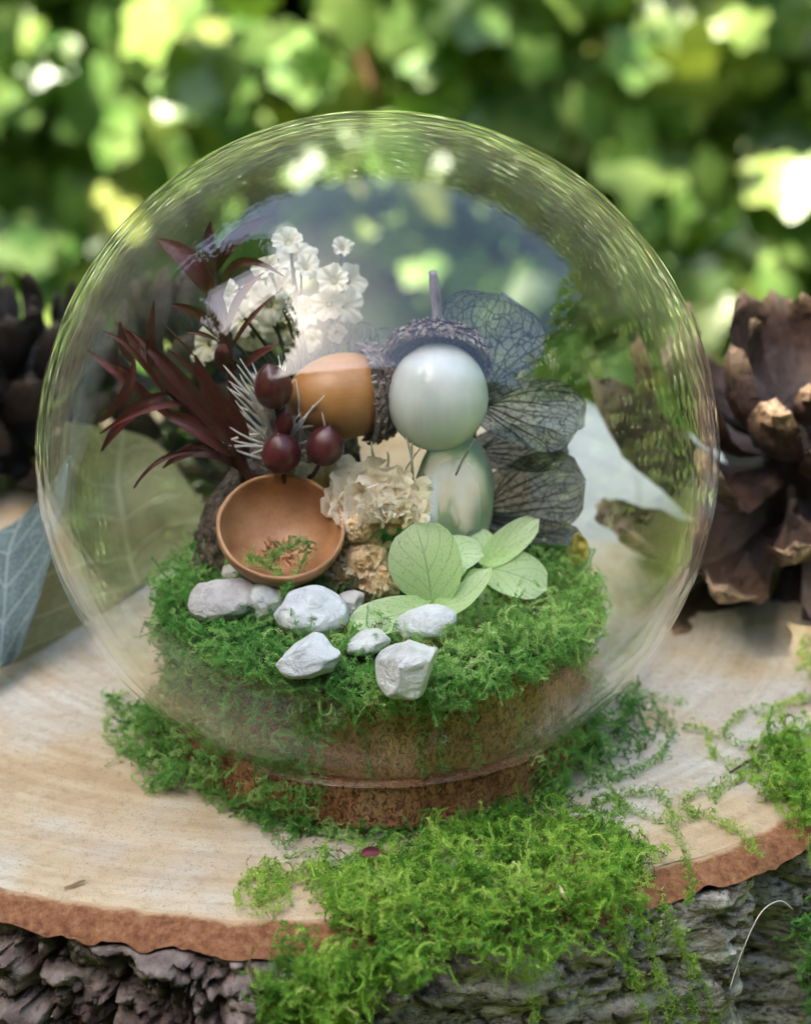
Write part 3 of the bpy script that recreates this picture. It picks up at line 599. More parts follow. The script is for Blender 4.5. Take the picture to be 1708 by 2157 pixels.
# ---- petals: green hydrangea
k = NT('green_petal'); uv = k.co((1, 1, 1), True); sep = k.n('SeparateXYZ', {0: uv})
ve = k.n('TexVoronoi', {'Vector': k.co((9, 9, 1), True), 'Scale': 1.}, feature='DISTANCE_TO_EDGE').outputs['Distance']
cx = k.math('ABSOLUTE', k.math('SUBTRACT', sep.outputs[0], .5))
col = k.ramp(sep.outputs[1], ['#cfeea0', '#e0f8b8', '#ecfccc'], pos=[0, .5, 1])
col = k.mix(k.math('MULTIPLY', k.ramp(k.noise(k.co((1, 1, 1)), 26, 3), ['#ffffff', '#000000'], lo=.33, hi=.44), .4), col, '#86b070')
ws = k.math('ABSOLUTE', k.math('SUBTRACT', k.math('FRACT', k.math('ADD', k.math('MULTIPLY', sep.outputs[1], 4.), k.math('MULTIPLY', cx, -5.))), .5))
vein = k.math('MAXIMUM', k.ramp(cx, ['#ffffff', '#000000'], pos=[.006, .016]), k.math('MULTIPLY', k.ramp(ws, ['#ffffff', '#000000'], pos=[.02, .06]), .7))
col = k.mix(k.math('MULTIPLY', vein, .42), col, '#6f9a58')
m_gpet = k.done(k.leafsh(col, .5, .5, k.bump(vein, .25, .0003)))
def petal_list(parent, mat, lst, name='petal', prof='petal', cup=.2, wave=.05, nl=12, nw=8, wf=3):
    for i, (P, wpx, face) in enumerate(lst):
        Q = [onY(*p) for p in P]; obj(name, blade(Q, wpx/118, nrm(np.array(face, float)), prof, nl, nw, cup, wave, seed=i+1+len(LOC), wf=wf), mat, parent)
gA = onz(906, 1265, 3.4); gB = onz(1020, 1193, 3.4); Ya, Yb = gA[1], gB[1]; cf = TOCAM
hyA = thing('green_flower', 'pale green four petalled flower leaning on the smooth white pebble', 'flower', gA-[0, 0, .5], 'pale green flowers')
petal_list(hyA, m_gpet, [([(908, 1268, Ya), (905, 1190, Ya-.12), (873, 1100, Ya+.25)], 172, (-.25, -1, .7)), ([(902, 1268, Ya-.05), (830, 1310, Ya-.5), (738, 1302, Ya-.3)], 92, (-.05, -.8, .9)),
    ([(912, 1270, Ya-.05), (970, 1290, Ya-.4), (1036, 1192, Ya-.1)], 70, (-.6, -.6, .6)), ([(915, 1258, Ya+.1), (930, 1140, Ya+.5), (1018, 1172, Ya+.5)], 100, (.3, -.7, .8))])
hyB = thing('green_flower', 'pale green four petalled flower further right on the moss', 'flower', gB-[0, 0, .5], 'pale green flowers')
petal_list(hyB, m_gpet, [([(1018, 1196, Yb), (1080, 1200, Yb-.3), (1150, 1242, Yb-.3)], 118, (.1, -.8, .7)), ([(1018, 1190, Yb), (1060, 1150, Yb+.1), (1134, 1094, Yb+.2)], 78, (-.5, -.8, .3)),
    ([(1015, 1190, Yb), (1030, 1130, Yb+.4), (972, 1128, Yb+.5)], 74, (0, -.6, .9)), ([(1018, 1198, Yb), (1000, 1240, Yb-.2), (1010, 1285, Yb-.25)], 80, (0, -.8, .6))])
for hh_, g_ in ((hyA, gA), (hyB, gB)): obj('stem', tube([g_, g_+[.02, .15, -.4], g_+[.05, .3, -.8]], [.05, .04, .04], 6), m_gpet, hh_)

# ---- skeleton petals
def skel_mat(name, film, vein, alpha):
    k = NT(name); d = k.noise(k.co((5, 5, 1), True), 1.2, 2); uvv = k.n('VectorMath', {0: k.co((13, 13, 1), True), 1: k.n('CombineXYZ', {0: d, 1: d}).outputs[0]}, operation='ADD').outputs[0]
    e1 = k.n('TexVoronoi', {'Vector': uvv, 'Scale': .95}, feature='DISTANCE_TO_EDGE').outputs['Distance']; e2 = k.n('TexVoronoi', {'Vector': uvv, 'Scale': 2.6}, feature='DISTANCE_TO_EDGE').outputs['Distance']
    f = k.math('MAXIMUM', k.ramp(e1, ['#ffffff', '#000000'], pos=[.025, .07]), k.math('MULTIPLY', k.ramp(e2, ['#ffffff', '#000000'], pos=[.02, .09]), .55))
    col = k.mix(f, film, vein); a = k.math('ADD', alpha, k.math('MULTIPLY', f, .92-alpha), True)
    return k.done(k.n('MixShader', {0: a, 1: k.n('BsdfTransparent').outputs[0], 2: k.leafsh(col, .6, .25)}).outputs[0])
m_sk = skel_mat('skeleton_petal_grey', '#8b938e', '#2b2d2b', .74); m_skv = std('skeleton_vein', ['#161513', '#22201d'], 3, rough=.7)
m_skb = skel_mat('skeleton_petal_brown', '#766f66', '#24211c', .84); m_skg = skel_mat('skeleton_petal_green', '#a9b494', '#4a543c', .5)
def skel(parent, mat, P, wpx, face, seed, nv=7):
    Q = [onY(*p) for p in P]; b = blade(Q, wpx/118, nrm(np.array(face, float)), 'round', 18, 12, .14, .10, seed=seed, wf=2.6)
    o = obj('petal', b, mat, parent); G = b[0].reshape(18, 13, 3); gs = []
    def at(u, t):
        x = np.clip(u, 0, 1)*12; y = np.clip(t, 0, 1)*17; i = min(int(y), 16); j = min(int(x), 11); a, c = y-i, x-j
        return (G[i, j]*(1-c)+G[i, j+1]*c)*(1-a)+(G[i+1, j]*(1-c)+G[i+1, j+1]*c)*a
    for v in range(nv):
        e = (v+.5)/nv; pts = [at(.5+(e-.5)*1.9*t**.9*(1 if t < .9 else .98)+.03*math.sin(t*9+v), t*.97) for t in np.linspace(.02, 1, 14)]
        gs.append(tube(pts, np.linspace(.016, .005, 14), 4))
        for s in (.35, .6):
            e2 = e+(.07 if (v+int(s*10)) % 2 else -.07); pts = [at(.5+((e+(e2-e)*(t-s)/(1-s))-.5)*1.9*t**.9, t*.97) for t in np.linspace(s, .97, 8)]; gs.append(tube(pts, np.linspace(.009, .004, 8), 4))
    obj('veins', cat(gs), m_skv, o)
sk = thing('skeleton_flower', 'dark lacy skeleton flower with veined see-through petals behind the glass ball', 'dried flower', onY(1015, 1140, 1.6))
skel(sk, m_sk, [(1000, 850, 1.6), (1010, 740, 1.7), (1055, 618, 1.9)], 285, (.15, -1, .2), 1, 9)
skel(sk, m_sk, [(1000, 855, 1.5), (1120, 860, 1.3), (1226, 900, 1.4)], 180, (.2, -1, .3), 2)
skel(sk, m_skb, [(985, 960, 1.9), (1080, 930, 1.8), (1200, 955, 1.9)], 120, (.1, -1, .5), 3)
skel(sk, m_skb, [(1000, 1085, 1.7), (1110, 1040, 1.5), (1232, 1015, 1.6)], 205, (.1, -1, .3), 4, 8)
skel(sk, m_skb, [(1020, 1095, 1.6), (1120, 1120, 1.4), (1225, 1130, 1.5)], 70, (.1, -.8, .8), 5, 5)
skg = thing('skeleton_flower', 'pale lacy skeleton flower behind the acorn and white blossoms', 'dried flower', onY(740, 900, 2.4))
skel(skg, m_skg, [(735, 830, 2.3), (750, 750, 2.3), (740, 668, 2.4)], 130, (0, -1, .2), 6, 6)
skel(skg, m_skg, [(770, 840, 2.5), (810, 760, 2.5), (835, 695, 2.6)], 120, (0, -1, .2), 7, 6)
skel(skg, m_skg, [(715, 850, 2.3), (650, 800, 2.2), (605, 760, 2.3)], 110, (0, -1, .2), 8, 5)
obj('stem', tube([onY(740, 840, 2.4), onY(745, 900, 2.4), onY(770, 1080, 2.2)], .05, 6), m_skv, skg)
obj('stem', tube([onY(1000, 855, 1.6), onY(995, 1000, 1.8), onY(1010, 1150, 1.6)], .05, 6), m_skv, sk)

# ---- white statice
k = NT('white_blossom'); uv = k.n('SeparateXYZ', {0: k.co((1, 1, 1), True)})
st = k.math('ABSOLUTE', k.math('SINE', k.math('MULTIPLY', uv.outputs[0], math.pi*5)))
col = k.ramp(uv.outputs[1], ['#86803a', '#c8be74', '#d6cfb2', '#dcd7c4'], pos=[0, .22, .5, 1])
col = k.mix(k.math('MULTIPLY', k.ramp(st, ['#ffffff', '#000000'], pos=[.03, .16]), k.ramp(uv.outputs[1], ['#ffffff', '#000000'], pos=[.3, .75])), col, '#8d8550')
m_blos = k.done(k.leafsh(col, .7, .35))
m_stem = std('statice_stem', ['#1f2418', '#3a4028', '#565a38'], 3, rough=.7); m_calyx = std('statice_calyx', ['#5d6250', '#8b8c74', '#a9a88c'], 4, rough=.7)
def blossom(c, axis, R, sd):
    r = np.random.default_rng(sd); nr, nt = 9, 50; t = np.linspace(0, 1, nr)[:, None]; a = (np.arange(nt+1)*2*np.pi/nt)[None]
    lob = 1+t**3*(.07*np.cos(5*a)-.05*np.cos(10*a)+.025*np.cos(23*a+2))+t**4*.04*r.normal(0, 1, (1, nt+1)).cumsum(1)*0
    rad = R*(.1+.3*t+.62*t**2.4)*lob; z = R*(1.15*t**.75-.32*t**5+t**2*.09*np.cos(10*a)+t**3*.10*np.cos(3*a+r.uniform(0, 6)))
    wq = np.stack(np.broadcast_arrays(np.cos(a)*1.8+sd, np.sin(a)*1.8, t*1.2), -1); rad = rad*(1+.22*t**2*vno(wq)); z = z+R*.28*t**3*vno(wq*1.6+4)
    V = np.stack([rad*np.cos(a), rad*np.sin(a), z-R*.9], -1).reshape(-1, 3)
    return V@frame(axis, r.normal(0, 1, 3)).T+c, gridF(nr, nt+1), np.stack([np.broadcast_to(a/(2*np.pi), (nr, nt+1)), np.broadcast_to(t, (nr, nt+1))], -1).reshape(-1, 2)
stat = thing('white_flower_spray', 'spray of small white papery blossoms on dark branching stems', 'flowers', onY(690, 1000, 2.2))
BL = [(432, 725, 46, -.6, .2), (415, 760, 34, -.7, -.3), (478, 615, 42, -.3, .7), (505, 668, 50, -.1, .3), (596, 690, 50, .1, .1), (562, 640, 48, -.2, .3), (470, 660, 38, -.6, .3), (538, 612, 40, -.3, .6), (588, 600, 42, 0, .8), (622, 535, 46, .1, .9), (606, 505, 36, -.2, 1.), (648, 560, 40, .5, .7),
      (722, 520, 36, .1, .8), (700, 590, 48, -.2, .4), (742, 590, 42, .6, .4), (735, 645, 42, .7, .1), (692, 640, 44, -.1, .3), (660, 715, 40, .1, .2), (712, 703, 32, .3, -.1), (640, 655, 40, .2, .5), (525, 705, 42, -.3, 0), (560, 560, 34, -.4, .8), (450, 690, 36, -.8, .4)]
hub = onY(655, 860, 2.2)
for i, (x, y, rp, ax_, az_) in enumerate(BL):
    Yd = 2.0+.8*math.sin(i*2.3); c = onY(x, y, Yd); axis = nrm(np.array([ax_, -.75, az_])); R = rp/118*(.76+.14*math.sin(i*5.1))
    b = obj('blossom', blossom(c, axis, R, i), m_blos, stat)
    e0 = c-axis*R*.75; obj('calyx', tube([c-axis*R*.45, e0, e0-axis*R*.5-[0, 0, R*.25]], [.075, .075, .035], 7), m_calyx, b)
    e1 = e0-axis*R*.5-[0, 0, R*.25]; mid = e1*.45+hub*.55+np.array([.1*math.sin(i), .1, -.15]); obj('stem', tube(smoothpath([e1, mid, hub+[.12*math.sin(i*1.7), .1*math.cos(i), 0]], 10), np.linspace(.03, .045, 10), 5), m_stem, stat)
for dx in (-.25, 0, .3): obj('stem', tube([hub+[dx*.3, 0, .1], hub+[dx, 0, -1.5], hub+[dx*1.5, -.2, -3]], .055, 6), m_stem, stat)
for P in ([(640, 860), (655, 780), (690, 720)], [(690, 860), (704, 790), (712, 735)], [(590, 720), (620, 780), (640, 850)]): obj('stem', tube(smoothpath([onY(x, y, 1.9) for x, y in P], 8), .045, 6), m_stem, stat)

# ---- dark red sprigs (pixel coordinates of an enlarged view: q())
def q(u, v): return 166.4+.3788*u, 415.9+.3788*v
k = NT('dark_red_leaf'); uv = k.n('SeparateXYZ', {0: k.co((1, 1, 1), True)}); ln = k.noise(k.co((16, 1.2, 1), True), 2, 4)
m_red = k.done(k.leafsh(k.mix(.5, k.ramp(ln, ['#34181a', '#5a2526', '#7c3830'], lo=.3, hi=.7), k.ramp(k.n('ObjectInfo').outputs['Random'], ['#3e1c1c', '#6e2a2a', '#5a3026'], lo=0, hi=1)), .5, .2, k.bump(ln, .3, .0003)))
def red(parent, lst, Y0, sd):
    r = np.random.default_rng(sd)
    for i, (a, b, c, wd) in enumerate(lst):
        Y = Y0+r.uniform(-.35, .35); P = [onY(*q(*a), Y), onY(*q(*b), Y-.25+r.uniform(-.2, .2)), onY(*q(*c), Y+r.uniform(-.4, .3))]
        obj('leaf', blade(P, wd*.42/118*1.02, nrm(TOCAM+r.normal(0, .35, 3)), 'leaf', 14, 4, .35, .03, twist=r.normal(0, .35), seed=i), m_red, parent)
sA = thing('red_leaf_sprig', 'upright sprig of long dark red leaves in front of the white blossoms', 'sprig', onY(490, 960, .9), 'dark red sprigs')
red(sA, [((765, 580), (660, 330), (425, 230), 110), ((750, 450), (700, 300), (735, 130), 62), ((752, 430), (790, 200), (1100, 85), 80), ((785, 610), (800, 200), (1140, 440), 46), ((830, 750), (850, 540), (1030, 420), 42), ((850, 840), (930, 670), (1110, 525), 28),
         ((795, 800), (700, 600), (512, 598), 68), ((785, 805), (690, 740), (570, 745), 22), ((830, 850), (760, 620), (735, 400), 84), ((850, 980), (790, 880), (800, 800), 92), ((920, 950), (980, 860), (1115, 818), 44)], .7, 4)
obj('stem', tube(smoothpath([onY(*q(735, 180), .75), onY(*q(750, 500), .75), onY(*q(830, 860), .8), onY(*q(880, 1300), .9), onY(*q(930, 1600), 1.)], 20), np.linspace(.06, .11, 20), 8), m_red, sA)
sB = thing('red_leaf_sprig', 'spiky dark red sprig spreading to the left side of the dome', 'sprig', onY(520, 1010, .6), 'dark red sprigs')
red(sB, [((900, 1500), (560, 1100), (205, 690), 90), ((880, 1430), (520, 900), (290, 740), 84), ((720, 1300), (480, 900), (255, 735), 88), ((400, 980), (385, 800), (420, 575), 42), ((430, 1120), (240, 1010), (45, 845), 46), ((310, 920), (245, 850), (232, 690), 54), ((310, 900), (290, 1130), (105, 1255), 52),
         ((500, 1090), (280, 1130), (125, 1415), 66), ((640, 1150), (380, 1130), (122, 1315), 46), ((920, 1530), (690, 1290), (465, 1505), 76), ((720, 1410), (450, 1380), (308, 1615), 26), ((950, 1450), (760, 1180), (645, 875), 96), ((820, 1220), (700, 980), (495, 845), 34), ((910, 1380), (790, 1200), (560, 1040), 92),
         ((660, 900), (560, 790), (485, 715), 12), ((940, 1440), (900, 1200), (770, 1090), 66), ((480, 1100), (300, 800), (140, 748), 30), ((330, 1000), (250, 960), (180, 885), 26), ((890, 1400), (620, 1250), (420, 1170), 80), ((860, 1440), (700, 1330), (500, 1230), 60), ((600, 1150), (430, 900), (330, 820), 90)], .5, 5)
obj('stem', tube(smoothpath([onY(*q(430, 960), .5), onY(*q(680, 1230), .5), onY(*q(930, 1520), .6), onY(*q(1100, 1800), .5)], 16), np.linspace(.05, .1, 16), 8), m_red, sB)

# ---- white needle tuft
m_need = std('white_needle', ['#b9b0a4', '#d8d2c8', '#e2ddd4'], 2, rough=.6)
nd = thing('needle_tuft', 'tuft of thin white dried needles between the seed pods', 'dried grass', onY(600, 985, .3))
tips = [(820, 950), (850, 1040), (880, 930), (930, 950), (795, 1115), (840, 1065), (840, 1255), (825, 1380), (1110, 880), (1150, 920), (1365, 1100), (1290, 1130), (1455, 1230), (1220, 1180), (1560, 1300), (950, 1430), (900, 1000), (980, 980), (960, 1050), (870, 1130), (1330, 1150), (1400, 1330), (1250, 1200), (905, 1330), (1010, 960), (760, 1380), (1045, 1000), (1440, 1400), (1200, 1010), (940, 1130)]
def needle(par, b, t, i):
    P = [b, (b+t)/2+rng.normal(0, .06, 3), t]; obj('needle', tube(bez(*P, 6), [.022, .026, .027, .025, .019, .006], 5), m_need, par)
for i, t in enumerate(tips*2):
    j = 0 if i < len(tips) else 22
    b = onY(*q(1150+rng.normal(0, 60), 1400+rng.normal(0, 60)), .5); needle(nd, b, onY(*q(t[0]+rng.normal(0, j), t[1]+rng.normal(0, j)), .3+rng.uniform(-.3, .35)), i)
nd2 = thing('needle_tuft', 'few thin white needles between beige flower and glass ball', 'dried grass', onY(830, 1000, .2))
for i, (b, t) in enumerate([((870, 1010), (853, 912)), ((868, 1005), (868, 930)), ((850, 1000), (890, 940)), ((800, 985), (782, 930)), ((960, 1000), (1000, 925)), ((815, 990), (815, 950)), ((690, 960), (678, 868)), ((845, 1010), (872, 960))]):
    needle(nd2, onY(*b, .25), onY(*t, 0), i)

# ---- seed pods
k = NT('seed_pod'); wv = k.noise(k.co((1, 1, .3)), 7, 4); m_pod = k.done(k.pbr(k.mix(.5, k.ramp(wv, ['#2a1216', '#4c1f22', '#6c2e2c'], lo=.3, hi=.7), k.ramp(k.n('ObjectInfo').outputs['Random'], ['#261014', '#6a2424'], lo=0, hi=1)), .32, k.bump(wv, .3, .0003)).outputs[0])
m_pstem = std('pod_stem', ['#2a1414', '#4a2622'], 4, rough=.7)
PODS = [(575, 815, 40, 46, -.15, (600, 965), 'dark seed pod standing highest above the others', .1), (598, 893, 19, 32, .1, (600, 980), 'narrow small dark red seed pod between two round pods', .12), (592, 955, 41, 42, -.1, (598, 1020), 'very dark round seed pod just above the bowl rim', .0), (684, 940, 39, 41, .25, (650, 1010), 'reddest seed pod, right of the others beside the acorn', .02)]
for i, (x, y, a, b, tl, sb, lb, Yp) in enumerate(PODS):
    c = onY(x, y, Yp); M = frame((tl, -.1, 1)); rr_, hh = a/117, b/117
    t = thing('seed_pod', lb, 'seed pod', c-[0, 0, hh], 'dark red seed pods')
    pf = [(rr_*math.sin(u)**(.9)*(1-.12*max(0, -math.cos(u))), -hh*math.cos(u)*(1.0 if u < 2 else 1+.12*(u-2)**2)) for u in np.linspace(.03, math.pi-.02, 26)]; pf += [(.018, hh*1.22), (.003, hh*1.3)]
    obj('pod', lathe(pf, 50, M, c, mod=lambda V, UV: V*np.stack([1+.03*np.cos(UV[:, 0]*2*np.pi*5), 1+.03*np.cos(UV[:, 0]*2*np.pi*5), np.ones(len(V))], 1)), m_pod, t)
    for s in range(5):
        an = s*1.257+.4; P = [c+M@np.array([rr_*.3*math.cos(an), rr_*.3*math.sin(an), -hh*.98]), c+M@np.array([rr_*.95*math.cos(an), rr_*.95*math.sin(an), -hh*.75]), c+M@np.array([rr_*1.03*math.cos(an), rr_*1.03*math.sin(an), -hh*.1])]
        obj('sepal', blade(P, rr_*.55, M@np.array([math.cos(an), math.sin(an), 0]), 'leaf', 8, 2, -.2), m_red, t)
    obj('stem', tube(smoothpath([c-M[:, 2]*hh*.9, (c-M[:, 2]*hh*1.4+onY(*sb, Yp+.15))/2, onY(*sb, Yp+.45), onY(sb[0], sb[1]+60, Yp+1.3)], 10), .042, 6), m_pstem, t)

# ---- beige dried flowers
k = NT('beige_petal'); uv = k.n('SeparateXYZ', {0: k.co((1, 1, 1), True)}); ln = k.noise(k.co((14, .8, 1), True), 2.5, 3)
col = k.mix(k.math('MULTIPLY', k.ramp(ln, ['#ffffff', '#000000'], lo=.3, hi=.5), .4), k.ramp(uv.outputs[1], ['#d4aa70', '#f6deb0', '#fcf0d2', '#fef6e4'], pos=[0, .3, .6, 1]), '#a98a5e')
m_bei = k.done(k.leafsh(col, .65, .55, k.bump(ln, .3, .0004)))
bf = thing('beige_flower', 'ruffled cream beige dried flower with fan shaped petals', 'dried flower', onY(800, 1150, -.2))
def fanflower(par, cpx, Y, n, L, spread, sd, up=.4):
    r = np.random.default_rng(sd); c = onY(*cpx, Y)
    for i in range(n):
        an = (i/n-.5)*spread+r.normal(0, .1); lift = r.uniform(-.55, .9); d = nrm(np.array([math.sin(an), -.55*lift-.25, math.cos(an)*up+.25*(1-lift)])); l = L*r.uniform(.8, 1.1)
        P = [c+d*.05, c+d*l*.55+np.array([0, .02, .05]), c+d*l+np.array([0, -.12*r.random(), -.08*r.random()])]
        obj('petal', blade(P, l*r.uniform(.7, 1.05), nrm(TOCAM*.7+np.array([0, -.2, .5])-d*.3+r.normal(0, .2, 3)), 'fan', 10, 14, .1, .085, seed=sd*50+i, wf=7), m_bei, par)
fanflower(bf, (800, 1090), .1, 17, 1.15, 2.7, 1, 1.0)
fanflower(bf, (818, 1110), -.35, 15, .86, 2.7, 2, .75)
fanflower(bf, (838, 1105), -.65, 10, .62, 2.6, 3, .7)
fanflower(bf, (690, 1030), .8, 6, .7, 2.0, 4, .9)
m_puff = rndmat('peach_floret', ['#dcae78', '#f0cc9c', '#f6dcb6', '#f8e8cc'], .7, .5); m_ball = std('seed_head', ['#cba06c', '#e6c496', '#f2dab2'], 5, rough=.8, bump=1, bscale=12, bdist=.0012)
def puff(x, y, rp, Y, n, sd, lb):
    r = np.random.default_rng(sd); c = onY(x, y, Y); R = rp/117; V = []; F = []; A = []; nb = 0
    for i in range(n):
        z = 1-2*(i+.5)/n; ph = i*2.39996; d = nrm(np.array([math.sqrt(1-z*z)*math.cos(ph), math.sqrt(1-z*z)*math.sin(ph), z])+r.normal(0, .12, 3)); l = R*r.uniform(.85, 1.1)
        k = R*r.uniform(.86, 1.1)*(1+.18*vno(d[None]*3+sd)[0]); b = blade([c+d*k*.62, c+d*k*.85, c+d*k+r.normal(0, .03, 3)], R*.34, nrm(np.cross(d, r.normal(0, 1, 3))), 'fan', 4, 3, .4, .04, seed=i)
        V.append(b[0]); F += [tuple(j+nb for j in f) for f in b[1]]; nb += len(b[0]); A.append(np.clip(b[2][:, 1]*.6+.4+r.normal(0, .12), 0, 1))
    t = thing('dried_floret', lb, 'dried flower', c-[0, 0, R], 'peach dried florets'); tag(obj('petals', (np.vstack(V), F), m_puff, t, att=np.concatenate(A)), kind='stuff')
    Vc, Fc = ICO3; obj('core', (Vc*R*.82+c, Fc), m_ball, t)
puff(768, 1180, 56, -.5, 260, 1, 'largest peach floret beside the right rim of the bowl'); puff(800, 1222, 44, -.75, 200, 2, 'peach floret lowest, just above the left green petal'); puff(726, 1205, 40, -.45, 160, 3, 'peach floret partly hidden behind the bowl')
def seedhead(x, y, rp, Y, sd, lb):
    Vc, Fc = ICO4; c = onY(x, y, Y); V = Vc*(1+.14*np.abs(fbm(Vc*3.3+sd, 2))+.1*vno(Vc*8+sd))[:, None]*rp/117+c; tag(obj('dried_seed', (V, Fc), m_ball), lb, 'seed head')
seedhead(755, 1112, 30, -.5, 1, 'knobbly tan seed head above the peach florets'); seedhead(824, 1116, 10, -.6, 2, 'tiny tan seed head under the ruffled beige flower')

# ---- yellowish dry lichen flake at the right rim of the carpet
m_lich = std('lichen', ['#8a7a20', '#b5a040', '#c9b878'], 4, rough=.8, trans=.2)
lp = onz(1210, 1190, 2.9); tag(obj('lichen_flake', blade([lp, lp+[.08, -.05, .3], lp+[.05, 0, .62]], .42, TOCAM, 'petal', 12, 8, .3, .14, seed=4, wf=5), m_lich), 'yellowish dry lichen flake at the right rim of the moss carpet', 'lichen')

# ================================================================ CONES AND LEAVES ON THE STUMP
def cone_mat(name, cols, dim):
    k = NT(name); at = k.n('Attribute', attribute_name='rnd').outputs['Fac']; n1 = k.noise(k.co(), 4, 6, .65); n2 = k.noise(k.co((9, 1.2, 9)), 2, 5, .65); n3 = k.noise(k.co((1, 1, 1)), 11, 4, .7)
    col = k.mix(k.math('MULTIPLY', n2, .35), k.ramp(at, cols, pos=[0, .5, .84, .92, 1]), k.ramp(n1, dim, lo=.3, hi=.7))
    col = k.mix(k.math('MULTIPLY', k.ramp(n2, ['#ffffff', '#000000'], lo=.36, hi=.52), .75), col, cols[0])
    return k.done(k.pbr(col, .5, k.bump(k.math('ADD', n2, k.math('MULTIPLY', n3, .5)), 1., .0012)).outputs[0])
m_cone = cone_mat('cone_scale', ['#1e1410', '#3f2c23', '#553d32', '#94785a', '#c0a080'], ['#241814', '#4c3830', '#7a6453'])
m_cone_shade = cone_mat('shaded_cone_scale', ['#0f0b0a', '#1d1614', '#2a201d', '#453830', '#5c4c40'], ['#120d0c', '#261d1a', '#3a2f2a'])  # shade on the left cones is put into this darker scale colour
def scale_mesh(sd, mt):
    r = np.random.default_rng(sd); nl = 13; t = np.array([0, .12, .25, .38, .5, .6, .7, .78, .85, .9, .94, .98, 1.]); V = []; A = []
    wd = np.interp(t, [0, .3, .6, .8, .9, .98, 1], [.05, .11, .19, .19, .16, .11, .05])*r.uniform(.9, 1.1); th = np.interp(t, [0, .5, .8, .9, .96, 1], [.022, .014, .018, .045, .055, .03])
    z = .42*t**3*r.uniform(.1, 1.3)-.2*np.sin(t*3)-.5*np.clip(t-.88, 0, 1)*r.uniform(.2, 1.4)
    X8 = [-1, -.5, 0, .5, 1, .5, 0, -.5]; Z8 = [.0, .35, 1.5, .35, .0, -.7, -1, -.7]; nc = 8; tw = r.normal(0, .25)
    for i in range(nl):
        for j in range(nc):
            x = wd[i]*X8[j]; V.append((x, t[i]+.05*abs(X8[j])*(t[i] > .8)*-1, z[i]+th[i]*Z8[j]+(1.5*x*x if t[i] < .85 else .6*x*x)+tw*x*t[i]+.012*r.normal())); A.append(t[i])
    V = np.array(V); F = gridF(nl, nc, True)+[tuple(range(nc))[::-1], tuple((nl-1)*nc+i for i in range(nc))]
    me = mkmesh('scale', V, F, None, mt, True, A); me.set_sharp_from_angle(angle=math.radians(28)); return me
SCM = [scale_mesh(i, m_cone) for i in range(4)]; SCD = [scale_mesh(i+9, m_cone_shade) for i in range(4)]
def cone(label, base, axis, H, L, n, e0, e1, sd, roll=0., wmul=1., dark=False):
    r = random.Random(sd); t = thing('pine_cone', label, 'pine cone', base, 'pine cones on the stump'); M0 = frame(axis); base = np.array(base, float)
    obj('core', lathe([(.25*L, 0), (.3*L, H*.2), (.25*L, H*.6), (.1*L, H*.95), (.02, H)], 16, M0, base), m_cone_shade if dark else m_cone, t)
    for i in range(n):
        h = (i+.5)/n; an = i*2.39996+roll; el = math.radians(e0+(e1-e0)*h**.9+r.uniform(-13, 13)); l = L*(.62+.75*math.sin(math.pi*min(1, h*.75+.16))-.35*h*h)
        o = np.array([.12*L*math.cos(an), .12*L*math.sin(an), H*(.06+.88*h)]); d = np.array([math.cos(el)*math.cos(an), math.cos(el)*math.sin(an), math.sin(el)]); n_ = np.array([-math.sin(el)*math.cos(an), -math.sin(el)*math.sin(an), math.cos(el)])
        x = np.cross(d, n_); ro = r.uniform(-.45, .45); x, n_ = x*math.cos(ro)+n_*math.sin(ro), n_*math.cos(ro)-x*math.sin(ro); B = M0@np.stack([x*l*wmul*r.uniform(.85, 1.1), d*l, n_*l], 1); p = (M0@o+base)*U
        M = Matrix(B.tolist()).to_4x4(); M.translation = Vector(p); place('scale', (SCD if dark else SCM)[i % 4], M, t)
cone('large open brown pine cone standing right of the dome', (8.7, 6.4, .8), (-.10, -.24, 1), 3.9, 3.1, 46, -36, 58, 1, 0., 1.)
cone('shade-coloured pine cone cut off by the left edge of the picture', onz(30, 1060)*[1, 1, 0]+[-.3, 1.0, .4], (.1, .12, 1), 3.5, 2.1, 50, -20, 64, 2, 1., .9, True)
cone('shade-coloured pine cone seen through the left half of the dome', np.array([-4.6, 12.2, .4]), (.15, .1, 1), 3.4, 2.2, 46, -20, 58, 3, 2., .9, True)

def leaf_mat(name, c1, c2, vein, rough=.7, trans=.2, vs=1.):
    k = NT(name); uv = k.n('SeparateXYZ', {0: k.co((1, 1, 1), True)}); cx = k.math('ABSOLUTE', k.math('SUBTRACT', uv.outputs[0], .5))
    d = k.noise(k.co((3, 3, 1), True), 1, 2); ws = k.math('ABSOLUTE', k.math('SUBTRACT', k.math('FRACT', k.math('ADD', k.math('ADD', k.math('MULTIPLY', uv.outputs[1], 5.), k.math('MULTIPLY', d, .7)), k.math('MULTIPLY', cx, -3.))), .5))
    e = k.n('TexVoronoi', {'Vector': k.co((22, 34, 1), True), 'Scale': vs}, feature='DISTANCE_TO_EDGE').outputs['Distance']
    v = k.math('MAXIMUM', k.math('MAXIMUM', k.ramp(cx, ['#ffffff', '#000000'], pos=[.008, .02]), k.ramp(ws, ['#ffffff', '#000000'], pos=[.02, .06])), k.math('MULTIPLY', k.ramp(e, ['#ffffff', '#000000'], pos=[.03, .12]), .4))
    col = k.mix(k.math('MULTIPLY', v, .7), k.ramp(k.noise(k.co((3, 3, 1), True), 1.3, 4), [c1, c2], lo=.3, hi=.7), vein)
    return k.done(k.leafsh(col, rough, trans, k.bump(v, .5, .0006)))
m_lf1 = leaf_mat('dry_leaf_olive', '#8a8458', '#b0a874', '#c9bf94'); m_lf2 = leaf_mat('dry_leaf_silver', '#435655', '#667b78', '#aab8b0'); m_lf3 = leaf_mat('dry_leaf_white', '#b4b8b4', '#cdd0ca', '#a8aca6')
